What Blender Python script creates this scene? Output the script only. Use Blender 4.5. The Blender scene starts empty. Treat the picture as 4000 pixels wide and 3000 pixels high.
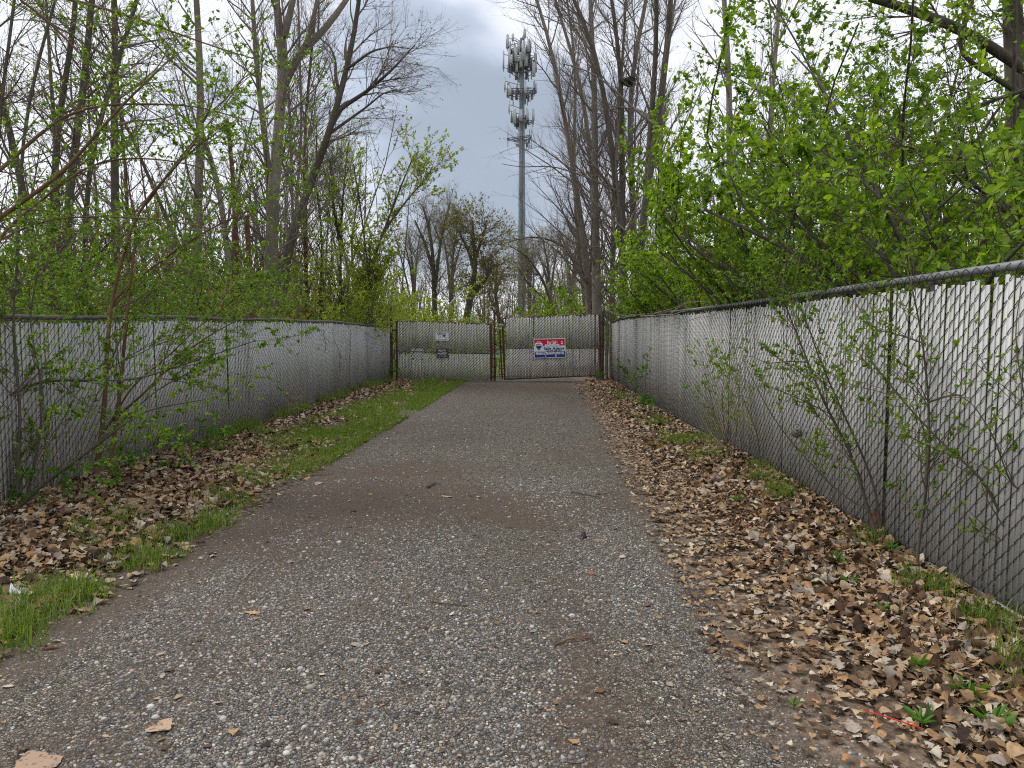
import bpy, math
import numpy as np
from mathutils import Vector, Matrix

# ------------------------------------------------------------ camera, sky, sun, exposure
sc = bpy.context.scene
F = 2773.0
CAM = np.array([0.0, 0.0, 1.45])
YAW, PITCH = math.radians(2.79), math.radians(-4.13)
cam_d = bpy.data.cameras.new('camera')
cam = bpy.data.objects.new('camera', cam_d)
sc.collection.objects.link(cam)
cam.location = CAM
cam.rotation_euler = (math.pi / 2 + PITCH, 0, YAW)
cam_d.sensor_width = 36.0
cam_d.lens = F / 4000.0 * 36.0
cam_d.clip_start = 0.05
cam_d.clip_end = 3000
sc.camera = cam
RM = np.array(cam.rotation_euler.to_matrix())

def ray(px, py):
    d = RM @ np.array([(px - 2000) / F, -(py - 1500) / F, -1.0])
    return d
def P(px, py, Y):
    d = ray(px, py)
    return CAM + d * (Y / d[1])
def G(px, py, z=0.0):
    d = ray(px, py)
    return CAM + d * ((z - CAM[2]) / d[2])

SUN_AZ, SUN_EL = math.radians(-62), math.radians(52)   # azimuth from +Y towards +X (negative = left)
world = bpy.data.worlds.new('World'); sc.world = world
world.use_nodes = True
wn = world.node_tree.nodes; wl = world.node_tree.links
wn.clear()
def wnode(t, **k):
    n = wn.new(t)
    for a, b in k.items(): setattr(n, a, b)
    return n
tc = wnode('ShaderNodeTexCoord')
sky = wnode('ShaderNodeTexSky', sky_type='NISHITA', sun_disc=False)
sky.sun_elevation = SUN_EL; sky.sun_rotation = SUN_AZ
sep = wnode('ShaderNodeSeparateXYZ'); wl.new(tc.outputs['Generated'], sep.inputs[0])
zz = wnode('ShaderNodeMath', operation='MAXIMUM'); wl.new(sep.outputs[2], zz.inputs[0]); zz.inputs[1].default_value = 0.0
zb = wnode('ShaderNodeMath', operation='ADD'); wl.new(zz.outputs[0], zb.inputs[0]); zb.inputs[1].default_value = 0.22
dx = wnode('ShaderNodeMath', operation='DIVIDE'); wl.new(sep.outputs[0], dx.inputs[0]); wl.new(zb.outputs[0], dx.inputs[1])
dy = wnode('ShaderNodeMath', operation='DIVIDE'); wl.new(sep.outputs[1], dy.inputs[0]); wl.new(zb.outputs[0], dy.inputs[1])
cmb = wnode('ShaderNodeMapping'); wl.new(tc.outputs['Generated'], cmb.inputs[0]); cmb.inputs['Scale'].default_value = (1.0, 1.0, 1.9); cmb.inputs['Location'].default_value = (3.1, 0.4, 0)
n1 = wnode('ShaderNodeTexNoise'); wl.new(cmb.outputs[0], n1.inputs['Vector'])
n1.inputs['Scale'].default_value = 4.5; n1.inputs['Detail'].default_value = 4; n1.inputs['Roughness'].default_value = 0.45; n1.inputs['Distortion'].default_value = 0.2
d0 = ray(1790, 560); d0 = d0 / np.linalg.norm(d0)
dist = wnode('ShaderNodeVectorMath', operation='DISTANCE'); wl.new(tc.outputs['Generated'], dist.inputs[0]); dist.inputs[1].default_value = tuple(d0)
dn = wnode('ShaderNodeMath', operation='MULTIPLY_ADD'); wl.new(n1.outputs['Fac'], dn.inputs[0]); dn.inputs[1].default_value = 0.85; wl.new(dist.outputs['Value'], dn.inputs[2])
mr = wnode('ShaderNodeMapRange', interpolation_type='SMOOTHSTEP'); wl.new(dn.outputs[0], mr.inputs['Value'])
mr.inputs['From Min'].default_value = 0.40; mr.inputs['From Max'].default_value = 0.78
mr.inputs['To Min'].default_value = 0.0; mr.inputs['To Max'].default_value = 1.0
ramp = wnode('ShaderNodeValToRGB'); wl.new(mr.outputs[0], ramp.inputs[0])
e = ramp.color_ramp.elements
e[0].position = 0.0; e[0].color = (0.345, 0.40, 0.485, 1)
e[1].position = 1.0; e[1].color = (0.90, 0.93, 1.0, 1)
m_ = e.new(0.45); m_.color = (0.50, 0.56, 0.67, 1)
sc8 = wnode('ShaderNodeVectorMath', operation='SCALE'); wl.new(ramp.outputs[0], sc8.inputs[0]); sc8.inputs['Scale'].default_value = 9.6
mix = wnode('ShaderNodeMix', data_type='RGBA'); mix.inputs[0].default_value = 0.93
wl.new(sky.outputs[0], mix.inputs[6]); wl.new(sc8.outputs[0], mix.inputs[7])
bg = wnode('ShaderNodeBackground'); bg.inputs[1].default_value = 0.10
wl.new(mix.outputs[2], bg.inputs[0])
wo = wnode('ShaderNodeOutputWorld'); wl.new(bg.outputs[0], wo.inputs[0])

sun_d = bpy.data.lights.new('sun', 'SUN'); sun_d.energy = 1.6; sun_d.angle = math.radians(14); sun_d.color = (1.0, 0.95, 0.88)
sun = bpy.data.objects.new('sun', sun_d); sc.collection.objects.link(sun)
sv = Vector((math.sin(SUN_AZ) * math.cos(SUN_EL), math.cos(SUN_AZ) * math.cos(SUN_EL), math.sin(SUN_EL)))
sun.rotation_euler = sv.to_track_quat('Z', 'Y').to_euler()
sc.view_settings.view_transform = 'Standard'; sc.view_settings.look = 'None'
sc.view_settings.exposure = 0.36; sc.view_settings.gamma = 1.0
sc.cycles.max_bounces = 6; sc.cycles.diffuse_bounces = 3; sc.cycles.transmission_bounces = 3
sc.cycles.glossy_bounces = 2; sc.cycles.use_denoising = False; sc.cycles.filter_width = 1.1
C = sc.collection

# ------------------------------------------------------------ materials
class NT:
    def __init__(s, name):
        s.m = bpy.data.materials.new(name); s.m.use_nodes = True
        s.n = s.m.node_tree.nodes; s.l = s.m.node_tree.links; s.n.clear()
        s.out = s.n.new('ShaderNodeOutputMaterial')
    def __call__(s, t, ins=None, **k):
        n = s.n.new(t)
        for a, b in k.items(): setattr(n, a, b)
        for a, b in (ins or {}).items():
            if isinstance(b, bpy.types.NodeSocket): s.l.new(b, n.inputs[a])
            else: n.inputs[a].default_value = b
        return n
    def ramp(s, fac, stops, interp='LINEAR'):
        r = s.n.new('ShaderNodeValToRGB'); s.l.new(fac, r.inputs[0]); r.color_ramp.interpolation = interp
        el = r.color_ramp.elements
        while len(el) < len(stops): el.new(0.5)
        for q, (p, c) in zip(el, stops):
            q.position = p; q.color = (*c, 1) if len(c) == 3 else c
        return r.outputs[0]
    def noise(s, vec, scale, detail=4, rough=0.55, dist=0.0):
        return s('ShaderNodeTexNoise', {'Vector': vec, 'Scale': scale, 'Detail': detail, 'Roughness': rough, 'Distortion': dist})
    def mix(s, f, a, b, mode='MIX'):
        n = s.n.new('ShaderNodeMix'); n.data_type = 'RGBA'; n.blend_type = mode
        for i, v in ((0, f), (6, a), (7, b)):
            if isinstance(v, bpy.types.NodeSocket): s.l.new(v, n.inputs[i])
            else: n.inputs[i].default_value = v if i == 0 else (*v, 1)
        return n.outputs[2]
    def math(s, op, a, b=0.0, c=0.0, clamp=False):
        n = s.n.new('ShaderNodeMath'); n.operation = op; n.use_clamp = clamp
        for i, v in enumerate((a, b, c)):
            if isinstance(v, bpy.types.NodeSocket): s.l.new(v, n.inputs[i])
            else: n.inputs[i].default_value = v
        return n.outputs[0]
    def maprange(s, v, a, b, c=0.0, d=1.0, smooth=True):
        n = s('ShaderNodeMapRange', {'Value': v, 'From Min': a, 'From Max': b, 'To Min': c, 'To Max': d})
        if smooth: n.interpolation_type = 'SMOOTHSTEP'
        return n.outputs[0]
    def done(s, color, rough=0.8, metal=0.0, bump=None, bump_s=0.3, bump_d=0.01, spec=0.3):
        b = s('ShaderNodeBsdfPrincipled', {'Base Color': color if isinstance(color, bpy.types.NodeSocket) else (*color, 1), 'Roughness': rough, 'Metallic': metal, 'Specular IOR Level': spec})
        if bump is not None:
            bp = s('ShaderNodeBump', {'Height': bump, 'Strength': bump_s, 'Distance': bump_d})
            s.l.new(bp.outputs[0], b.inputs['Normal'])
        s.l.new(b.outputs[0], s.out.inputs[0]); return s.m

def leaf_mat(name, stops, trans=0.45, rough=0.45, tint=1.25):
    t = NT(name)
    g = t('ShaderNodeNewGeometry')
    col = t.ramp(g.outputs['Random Per Island'], stops)
    pos = t('ShaderNodeTexCoord').outputs['Object']
    big = t.noise(pos, 1.3, 2).outputs['Fac']
    col = t.mix(t.maprange(big, 0.35, 0.65), col, (0.85, 0.92, 0.75), 'MULTIPLY')
    b = t('ShaderNodeBsdfPrincipled', {'Base Color': col, 'Roughness': rough, 'Specular IOR Level': 0.35})
    tr = t('ShaderNodeBsdfTranslucent', {'Color': t.mix(1.0, col, (tint, tint, 0.6), 'MULTIPLY')})
    mx = t('ShaderNodeMixShader', {0: trans, 1: b.outputs[0], 2: tr.outputs[0]})
    t.l.new(mx.outputs[0], t.out.inputs[0]); return t.m

def bark(name, c1, c2, scale=6.0, moss=None):
    t = NT(name); pos = t('ShaderNodeTexCoord').outputs['Object']
    mp = t('ShaderNodeMapping', {'Vector': pos, 'Scale': (1, 1, 0.18)}).outputs[0]
    n = t.noise(mp, scale * 5, 5, 0.65)
    n2 = t.noise(pos, 0.9, 3)
    col = t.ramp(n.outputs['Fac'], [(0.3, c1), (0.7, c2)])
    col = t.mix(t.maprange(n2.outputs['Fac'], 0.4, 0.65, 0, 0.5), col, [x * 0.6 for x in c1])
    if moss: col = t.mix(t.maprange(t.noise(pos, 2.2, 4).outputs['Fac'], 0.5, 0.62, 0, 0.6), col, moss)
    return t.done(col, 0.9, bump=n.outputs['Fac'], bump_s=0.6, bump_d=0.02)

M = {}
M['bark_grey'] = bark('bark_grey', (0.14, 0.12, 0.095), (0.33, 0.285, 0.23))
M['bark_dark'] = bark('bark_dark', (0.05, 0.042, 0.034), (0.15, 0.125, 0.10), moss=(0.07, 0.085, 0.03))
M['bark_orange'] = bark('bark_orange', (0.11, 0.062, 0.03), (0.24, 0.15, 0.08))
M['bark_rust'] = bark('bark_rust', (0.06, 0.028, 0.015), (0.19, 0.09, 0.05))
M['twig_grey'] = bark('twig_grey', (0.14, 0.115, 0.095), (0.29, 0.245, 0.205))
M['twig_brown'] = bark('twig_brown', (0.08, 0.062, 0.044), (0.20, 0.16, 0.11))
M['twig_olive'] = bark('twig_olive', (0.055, 0.05, 0.022), (0.15, 0.13, 0.06))
M['straw'] = bark('straw', (0.25, 0.19, 0.12), (0.5, 0.42, 0.3))
M['leaf_bright'] = leaf_mat('leaf_bright', [(0, (0.11, 0.20, 0.016)), (0.5, (0.21, 0.34, 0.024)), (1, (0.36, 0.48, 0.05))], trans=0.5)
M['leaf_mid'] = leaf_mat('leaf_mid', [(0, (0.08, 0.15, 0.02)), (0.5, (0.15, 0.255, 0.03)), (1, (0.27, 0.38, 0.055))], trans=0.5)
M['leaf_yellow'] = leaf_mat('leaf_yellow', [(0, (0.20, 0.28, 0.035)), (0.5, (0.33, 0.40, 0.055)), (1, (0.52, 0.54, 0.10))], trans=0.5)
M['leaf_bud'] = leaf_mat('leaf_bud', [(0, (0.16, 0.07, 0.04)), (0.6, (0.22, 0.12, 0.06)), (1, (0.30, 0.28, 0.08))])
M['leaf_bronze'] = leaf_mat('leaf_bronze', [(0, (0.13, 0.10, 0.035)), (0.6, (0.20, 0.17, 0.05)), (1, (0.28, 0.26, 0.07))])
M['grass'] = leaf_mat('grass', [(0, (0.08, 0.13, 0.018)), (0.5, (0.15, 0.23, 0.028)), (0.82, (0.24, 0.33, 0.045)), (1, (0.34, 0.31, 0.15))], trans=0.4)
M['weed'] = leaf_mat('weed', [(0, (0.06, 0.16, 0.02)), (1, (0.15, 0.31, 0.04))])

def dead_leaf_mat():
    t = NT('dead_leaf'); g = t('ShaderNodeNewGeometry')
    c = t.ramp(g.outputs['Random Per Island'], [(0, (0.035, 0.022, 0.014)), (0.22, (0.12, 0.07, 0.038)), (0.38, (0.24, 0.155, 0.09)), (0.52, (0.36, 0.215, 0.10)),
              (0.66, (0.46, 0.33, 0.19)), (0.78, (0.27, 0.22, 0.175)), (0.88, (0.42, 0.37, 0.30)), (0.96, (0.62, 0.52, 0.37)), (1, (0.36, 0.14, 0.045))])
    pos = t('ShaderNodeTexCoord').outputs['Object']
    n = t.noise(pos, 70, 4, 0.6).outputs['Fac']
    c = t.mix(t.maprange(n, 0.42, 0.7, 0, 0.6), c, (0.42, 0.35, 0.30), 'MULTIPLY')
    return t.done(c, 0.75, bump=n, bump_s=0.4, bump_d=0.004, spec=0.2)
M['dead_leaf'] = dead_leaf_mat()

def slat_mat(name, c1, c2, dirt, dirt_h=0.0):
    t = NT(name); pos = t('ShaderNodeTexCoord').outputs['Object']; g = t('ShaderNodeNewGeometry')
    col = t.ramp(g.outputs['Random Per Island'], [(0, c1), (1, c2)])
    mp = t('ShaderNodeMapping', {'Vector': pos, 'Scale': (9, 9, 0.7)}).outputs[0]
    n = t.noise(mp, 3.0, 5, 0.6).outputs['Fac']
    col = t.mix(t.maprange(n, 0.48, 0.72, 0, 0.5), col, dirt, 'MULTIPLY')
    z = t('ShaderNodeSeparateXYZ', {0: pos}).outputs[2]
    n2 = t.noise(pos, 2.0, 4).outputs['Fac']
    low = t.math('MULTIPLY', t.maprange(t.math('ADD', z, t.math('MULTIPLY', n2, 0.5)), 0.25, 0.75, 1, 0), 0.25)
    col = t.mix(low, col, (0.66, 0.65, 0.58), 'MULTIPLY')
    return t.done(col, 0.5, bump=n, bump_s=0.15, bump_d=0.002, spec=0.4)
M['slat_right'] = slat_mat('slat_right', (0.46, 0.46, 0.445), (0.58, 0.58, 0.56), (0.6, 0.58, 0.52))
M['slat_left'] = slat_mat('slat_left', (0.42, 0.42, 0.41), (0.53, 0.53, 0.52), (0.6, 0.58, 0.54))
M['slat_gate'] = slat_mat('slat_gate', (0.46, 0.44, 0.42), (0.60, 0.58, 0.55), (0.66, 0.62, 0.56))

def metal(name, c1, c2, scale=9, metalv=0.3, rough=0.6):
    t = NT(name); pos = t('ShaderNodeTexCoord').outputs['Object']
    n = t.noise(pos, scale, 5, 0.65).outputs['Fac']
    return t.done(t.ramp(n, [(0.38, c1), (0.64, c2)]), rough, metalv, bump=n, bump_s=0.2, bump_d=0.003)
M['rust'] = metal('rust', (0.11, 0.058, 0.036), (0.06, 0.042, 0.032), 14, 0.1, 0.85)
M['galv'] = metal('galv', (0.22, 0.235, 0.25), (0.34, 0.35, 0.36), 9, 0.4, 0.5)
M['galv_dark'] = metal('galv_dark', (0.11, 0.10, 0.09), (0.2, 0.19, 0.18), 12, 0.3, 0.7)
M['wire'] = metal('wire', (0.04, 0.034, 0.03), (0.09, 0.075, 0.063), 25, 0.2, 0.7)
M['black_metal'] = metal('black_metal', (0.02, 0.02, 0.022), (0.05, 0.05, 0.05))
M['tower_grey'] = metal('tower_grey', (0.15, 0.175, 0.205), (0.22, 0.245, 0.28), 0.6, 0.2, 0.6)
M['tower_dark'] = metal('tower_dark', (0.10, 0.11, 0.125), (0.16, 0.165, 0.18), 0.8, 0.3, 0.6)
M['panel_white'] = metal('panel_white', (0.34, 0.35, 0.36), (0.46, 0.47, 0.47), 0.7, 0.0, 0.5)
M['concrete'] = metal('concrete', (0.22, 0.20, 0.18), (0.34, 0.32, 0.29), 12, 0.0, 0.95)
M['wood_grey'] = bark('wood_grey', (0.07, 0.06, 0.052), (0.17, 0.15, 0.13))
def flat(name, c, rough=0.5):
    t = NT(name); pos = t('ShaderNodeTexCoord').outputs['Object']
    n = t.noise(pos, 12, 4, 0.6).outputs['Fac']
    return t.done(t.mix(t.maprange(n, 0.35, 0.7, 0, 0.25), c, [x * 0.7 for x in c]), rough)
M['sign_white'] = flat('sign_white', (0.74, 0.76, 0.78)); M['sign_black'] = flat('sign_black', (0.015, 0.015, 0.017))
M['sign_red'] = flat('sign_red', (0.60, 0.012, 0.04)); M['sign_blue'] = flat('sign_blue', (0.012, 0.03, 0.22))
M['sign_grey'] = flat('sign_grey', (0.35, 0.35, 0.35)); M['letter_white'] = flat('letter_white', (0.85, 0.86, 0.87))
M['pebble_red'] = flat('red_plastic', (0.55, 0.03, 0.02)); M['white_paint'] = flat('white_paint', (0.78, 0.78, 0.76))
M['blue_plastic'] = flat('blue_plastic', (0.04, 0.08, 0.35)); M['dandelion'] = flat('dandelion', (0.75, 0.5, 0.02))
M['nest_grey'] = bark('nest_grey', (0.10, 0.085, 0.07), (0.30, 0.26, 0.22), 4)
M['brick'] = flat('brick_brown', (0.22, 0.09, 0.05), 0.9)

def gravel_mat(name, lot=False):
    t = NT(name); pos = t('ShaderNodeTexCoord').outputs['Object']
    wob = t.noise(pos, 60, 2).outputs['Color']
    vec = t('ShaderNodeVectorMath', {0: pos, 1: t('ShaderNodeVectorMath', {0: wob, 'Scale': 0.012}, operation='SCALE').outputs[0]}, operation='ADD').outputs[0]
    stops = [(0, (0.04, 0.037, 0.034)), (0.22, (0.095, 0.09, 0.084)), (0.45, (0.16, 0.153, 0.143)), (0.62, (0.23, 0.22, 0.205)), (0.76, (0.22, 0.175, 0.125)), (0.88, (0.38, 0.36, 0.32)), (0.97, (0.64, 0.61, 0.55)), (1, (0.34, 0.16, 0.11))]
    def layer(scale):
        v = t('ShaderNodeTexVoronoi', {'Vector': vec, 'Scale': scale, 'Randomness': 1.0}, feature='F1')
        e = t('ShaderNodeTexVoronoi', {'Vector': vec, 'Scale': scale, 'Randomness': 1.0}, feature='DISTANCE_TO_EDGE')
        r = t('ShaderNodeSeparateColor', {0: v.outputs['Color']}).outputs[0]
        c = t.ramp(r, stops)
        edge = t.maprange(e.outputs['Distance'], 0.0, 0.14)
        return t.mix(edge, (0.030, 0.026, 0.022), c), edge
    c1, e1 = layer(72.0); c2, e2 = layer(150.0)
    sel = t.maprange(t.noise(pos, 9, 3).outputs['Fac'], 0.44, 0.56)
    c = t.mix(sel, c1, c2)
    hgt = t.math('ADD', t.math('MULTIPLY', e1, t.math('SUBTRACT', 1.0, sel)), t.math('MULTIPLY', e2, t.math('MULTIPLY', sel, 0.5)))
    # dirt and moss washed over the gravel
    big = t.noise(pos, 0.55, 5, 0.6, 0.6).outputs['Fac']
    med = t.noise(pos, 5.0, 5, 0.7).outputs['Fac']
    xyz = t('ShaderNodeSeparateXYZ', {0: pos})
    X, Y = xyz.outputs[0], xyz.outputs[1]
    def blob(cx, cy, rx, ry, s=1.0):
        a = t.math('DIVIDE', t.math('SUBTRACT', X, cx), rx); b = t.math('DIVIDE', t.math('SUBTRACT', Y, cy), ry)
        d = t.math('ADD', t.math('MULTIPLY', a, a), t.math('MULTIPLY', b, b))
        return t.maprange(d, 0.2, 1.6, s, 0)
    dirt = t.math('ADD', t.maprange(big, 0.44, 0.66, 0, 0.55), t.math('MULTIPLY', t.math('SUBTRACT', med, 0.5), 1.5))
    if not lot:
        for bb in ((-1.8, 6.0, 1.3, 1.7, 0.72), (-0.7, 5.8, 0.9, 0.7, 0.7), (0.05, 5.7, 0.4, 0.6, 0.5), (0.75, 6.2, 0.45, 0.8, 0.6), (-2.5, 4.0, 0.45, 2.2, 0.8), (-2.5, 9.0, 0.3, 4.0, 0.4), (1.1, 4, 0.35, 7.0, 0.5), (-0.5, 18.8, 2.2, 1.5, 0.85), (-1.6, 3.0, 0.35, 1.6, 0.45), (0.15, 3.1, 0.2, 1.2, 0.4)):
            dirt = t.math('ADD', dirt, blob(*bb))
    dirt = t.math('MINIMUM', t.maprange(dirt, 0.1, 1.0, smooth=False), 0.84)
    rt = t.math('ADD', X, t.math('MULTIPLY', t.math('SUBTRACT', med, 0.5), 0.9)); tanb = t.maprange(rt, 0.62, 1.0)
    dirt = t.math('MAXIMUM', dirt, t.math('MULTIPLY', tanb, 0.93)) if not lot else dirt
    dcol = t.ramp(t.noise(pos, 45, 6, 0.75).outputs['Fac'], [(0.3, (0.04, 0.030, 0.024)), (0.6, (0.095, 0.068, 0.050)), (0.78, (0.21, 0.15, 0.105))])
    dcol = t.mix(t.math('MULTIPLY', tanb, 0.8), dcol, t.ramp(t.noise(pos, 22, 6, 0.8).outputs['Fac'], [(0.32, (0.05, 0.035, 0.027)), (0.5, (0.16, 0.12, 0.09)), (0.62, (0.30, 0.24, 0.19)), (0.75, (0.42, 0.36, 0.30))]))
    if lot: dcol = t.ramp(t.noise(pos, 3, 6, 0.7).outputs['Fac'], [(0.3, (0.15, 0.12, 0.09)), (0.7, (0.27, 0.225, 0.175))])
    c = t.mix(1.0, t.mix(dirt, c, dcol), (1.06, 1.0, 0.90), 'MULTIPLY')
    if lot: c = t.mix(0.6, c, (0.24, 0.205, 0.165))
    h2 = t.math('ADD', t.math('MULTIPLY', hgt, t.math('SUBTRACT', 1.0, dirt)), t.math('MULTIPLY', med, 0.4))
    return t.done(c, 0.8, bump=h2, bump_s=0.8, bump_d=0.012, spec=0.3)
M['gravel'] = gravel_mat('gravel'); M['gravel_lot'] = gravel_mat('gravel_lot', True)

def soil_mat():
    t = NT('soil'); pos = t('ShaderNodeTexCoord').outputs['Object']
    n = t.noise(pos, 30, 6, 0.75).outputs['Fac']; n1 = t.noise(pos, 1.2, 4).outputs['Fac']
    v = t('ShaderNodeTexVoronoi', {'Vector': pos, 'Scale': 26.0})
    r = t('ShaderNodeSeparateColor', {0: v.outputs['Color']}).outputs[0]
    lit = t.ramp(r, [(0, (0.05, 0.035, 0.025)), (0.4, (0.14, 0.10, 0.07)), (0.75, (0.24, 0.18, 0.13)), (1, (0.33, 0.28, 0.22))])
    soil = t.ramp(n, [(0.3, (0.03, 0.022, 0.016)), (0.7, (0.11, 0.08, 0.058))])
    c = t.mix(t.maprange(n, 0.4, 0.6), soil, lit)
    xyz = t('ShaderNodeSeparateXYZ', {0: pos}); X, Y = xyz.outputs[0], xyz.outputs[1]
    green = t.math('MULTIPLY', t.maprange(Y, 21.0, 23.0), t.maprange(t.math('ADD', n1, t.math('MULTIPLY', X, -0.02)), 0.38, 0.55))
    c = t.mix(green, c, t.ramp(n, [(0.3, (0.05, 0.09, 0.015)), (0.7, (0.13, 0.20, 0.04))]))
    return t.done(c, 0.95, bump=n, bump_s=0.7, bump_d=0.03)
M['soil'] = soil_mat()

# ------------------------------------------------------------ object helpers
def tag(o, label=None, cat=None, group=None, kind=None):
    if label: o['label'] = label
    if cat: o['category'] = cat
    if group: o['group'] = group
    if kind: o['kind'] = kind
    return o
def empty(name, loc, label, cat, group=None):
    o = bpy.data.objects.new(name, None); C.objects.link(o); o.location = tuple(loc); o.empty_display_size = 0.2
    return tag(o, label, cat, group)

class Acc:
    def __init__(s): s.v = []; s.f = []; s.n = 0
    def add(s, v, f):
        v = np.asarray(v, np.float32).reshape(-1, 3); f = np.asarray(f, np.int32).reshape(-1, 4)
        s.v.append(v); s.f.append(f + s.n); s.n += len(v)
    def build(s, name, mat, parent=None, smooth=False, origin=None):
        if not s.v: return None
        v = np.concatenate(s.v); f = np.concatenate(s.f)
        if parent is not None: v = v - np.array(parent.location, np.float32)
        me = bpy.data.meshes.new(name)
        me.vertices.add(len(v)); me.vertices.foreach_set('co', np.ascontiguousarray(v, np.float32).ravel())
        me.loops.add(f.size); me.loops.foreach_set('vertex_index', np.ascontiguousarray(f).ravel())
        me.polygons.add(len(f)); me.polygons.foreach_set('loop_start', np.arange(len(f), dtype=np.int32) * 4)
        try: me.polygons.foreach_set('loop_total', np.full(len(f), 4, np.int32))
        except Exception: pass
        me.materials.append(mat)
        if smooth: me.polygons.foreach_set('use_smooth', np.ones(len(f), bool))
        me.update(calc_edges=True)
        o = bpy.data.objects.new(name, me); C.objects.link(o)
        if parent is not None: o.parent = parent
        return o

def nrm(a): return a / np.maximum(np.linalg.norm(a, axis=-1, keepdims=True), 1e-9)

def tubes(acc, pts, rad, S=4, cap=False):
    pts = np.asarray(pts, float); rad = np.asarray(rad, float)
    if pts.ndim == 2: pts = pts[None]; rad = rad[None]
    N, Pn = pts.shape[:2]
    t = nrm(np.gradient(pts, axis=1))
    mt = np.abs(t[:, :, 2]).mean(1)
    ref = np.where((mt > 0.75)[:, None], np.array([1.0, 0.13, 0]), np.array([0.1, 0.05, 1.0]))[:, None, :]
    u = nrm(np.cross(t, np.broadcast_to(ref, t.shape))); w = np.cross(t, u)
    a = np.arange(S) / S * 2 * math.pi
    V = pts[:, :, None] + rad[:, :, None, None] * (np.cos(a)[None, None, :, None] * u[:, :, None] + np.sin(a)[None, None, :, None] * w[:, :, None])
    base = (np.arange(N) * Pn * S)[:, None, None] + (np.arange(Pn - 1) * S)[None, :, None]
    j = np.arange(S); j2 = (j + 1) % S
    f = np.stack([base + j, base + j2, base + S + j2, base + S + j], -1)
    acc.add(V.reshape(-1, 3), f.reshape(-1, 4))
    if cap:
        for k in range(N):
            for e_ in (0, Pn - 1):
                ring = V[k, e_]; c = ring.mean(0)
                vv = np.vstack([ring, c[None]]); ff = [[i, (i + 1) % S, S, S] for i in range(S)]
                # degenerate-free: pair up
                if S % 2 == 0:
                    ff = [[i, i + 1, (i + 2) % S, S] for i in range(0, S, 2)]
                acc.add(vv, ff)

def box(acc, lo, hi, R=None, o=None):
    x0, y0, z0 = lo; x1, y1, z1 = hi
    v = np.array([[x0, y0, z0], [x1, y0, z0], [x1, y1, z0], [x0, y1, z0], [x0, y0, z1], [x1, y0, z1], [x1, y1, z1], [x0, y1, z1]], float)
    if R is not None: v = v @ np.asarray(R).T
    if o is not None: v = v + np.asarray(o)
    acc.add(v, [[0, 3, 2, 1], [4, 5, 6, 7], [0, 1, 5, 4], [1, 2, 6, 5], [2, 3, 7, 6], [3, 0, 4, 7]])
def rotz(a): c, s = math.cos(a), math.sin(a); return np.array([[c, -s, 0], [s, c, 0], [0, 0, 1.0]])
def roty(a): c, s = math.cos(a), math.sin(a); return np.array([[c, 0, s], [0, 1, 0], [-s, 0, c.real]])

def resample(poly, n):
    poly = np.asarray(poly, float)
    d = np.r_[0, np.cumsum(np.linalg.norm(np.diff(poly, axis=0), axis=1))]
    s = np.linspace(0, d[-1], n)
    # smooth (Catmull-like) by interpolating then light smoothing
    q = np.stack([np.interp(s, d, poly[:, k]) for k in range(3)], 1)
    for _ in range(2): q[1:-1] = 0.25 * q[:-2] + 0.5 * q[1:-1] + 0.25 * q[2:]
    return q

def grow(rng, par, n, t0, t1, L, ang, steps, wob, trop, rr, rtip, Lfall=0.5, rmax=1.0):
    """children of the polylines par=(pts N,P,3 ; rad N,P); returns (pts, rad)"""
    pts, rad = par; N, Pn = pts.shape[:2]
    ln = np.linalg.norm(np.diff(pts, axis=1), axis=2).sum(1)
    idx = rng.choice(N, n, p=ln / ln.sum())
    t = rng.uniform(t0, t1, n) * (Pn - 1)
    i0 = np.minimum(t.astype(int), Pn - 2); fr = (t - i0)[:, None]
    a = pts[idx, i0]; b = pts[idx, i0 + 1]
    start = a + (b - a) * fr; tan = nrm(b - a)
    r0 = rad[idx, i0] * (1 - fr[:, 0]) + rad[idx, i0 + 1] * fr[:, 0]
    r0 = np.minimum(r0 * rr, rmax)
    rnd = rng.normal(size=(n, 3)); perp = nrm(np.cross(tan, rnd))
    an = rng.uniform(ang[0], ang[1], n)[:, None]
    d = nrm(tan * np.cos(an) + perp * np.sin(an))
    Ls = rng.uniform(L[0], L[1], n) * (1 - Lfall * t / (Pn - 1))
    out = np.zeros((n, steps, 3)); out[:, 0] = start
    st = (Ls / (steps - 1))[:, None]
    for k in range(1, steps):
        d = nrm(d + rng.normal(size=(n, 3)) * wob + np.asarray(trop)[None] * (1.0 / steps))
        out[:, k] = out[:, k - 1] + d * st
    k = np.linspace(0, 1, steps)[None]
    rt = np.minimum(rtip, r0)[:, None]
    R = r0[:, None] * (1 - k) + rt * k
    return out, R

def leaves(acc, rng, par, n, size, t0=0.15, t1=1.0, wr=0.55, spread=0.9, upn=0.8, jit=0.0, mask=None):
    pts, rad = par; N, Pn = pts.shape[:2]
    nc = max(1, n // 4); idx = rng.integers(0, N, nc); t = (t0 + (t1 - t0) * rng.uniform(0, 1, nc) ** 0.7) * (Pn - 1)
    idx = np.repeat(idx, 4); t = np.clip(np.repeat(t, 4) + rng.normal(size=nc * 4) * 0.12, 0, (Pn - 1) * t1 - 1e-4); n = nc * 4
    i0 = np.minimum(t.astype(int), Pn - 2); fr = (t - i0)[:, None]
    a = pts[idx, i0]; b = pts[idx, i0 + 1]
    pos = a + (b - a) * fr + rng.normal(size=(n, 3)) * jit
    tan = nrm(b - a)
    d = nrm(tan * 0.5 + rng.normal(size=(n, 3)) * spread)
    leaf_at(acc, rng, pos, d, rng.uniform(size[0], size[1], n), wr, upn)
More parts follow.
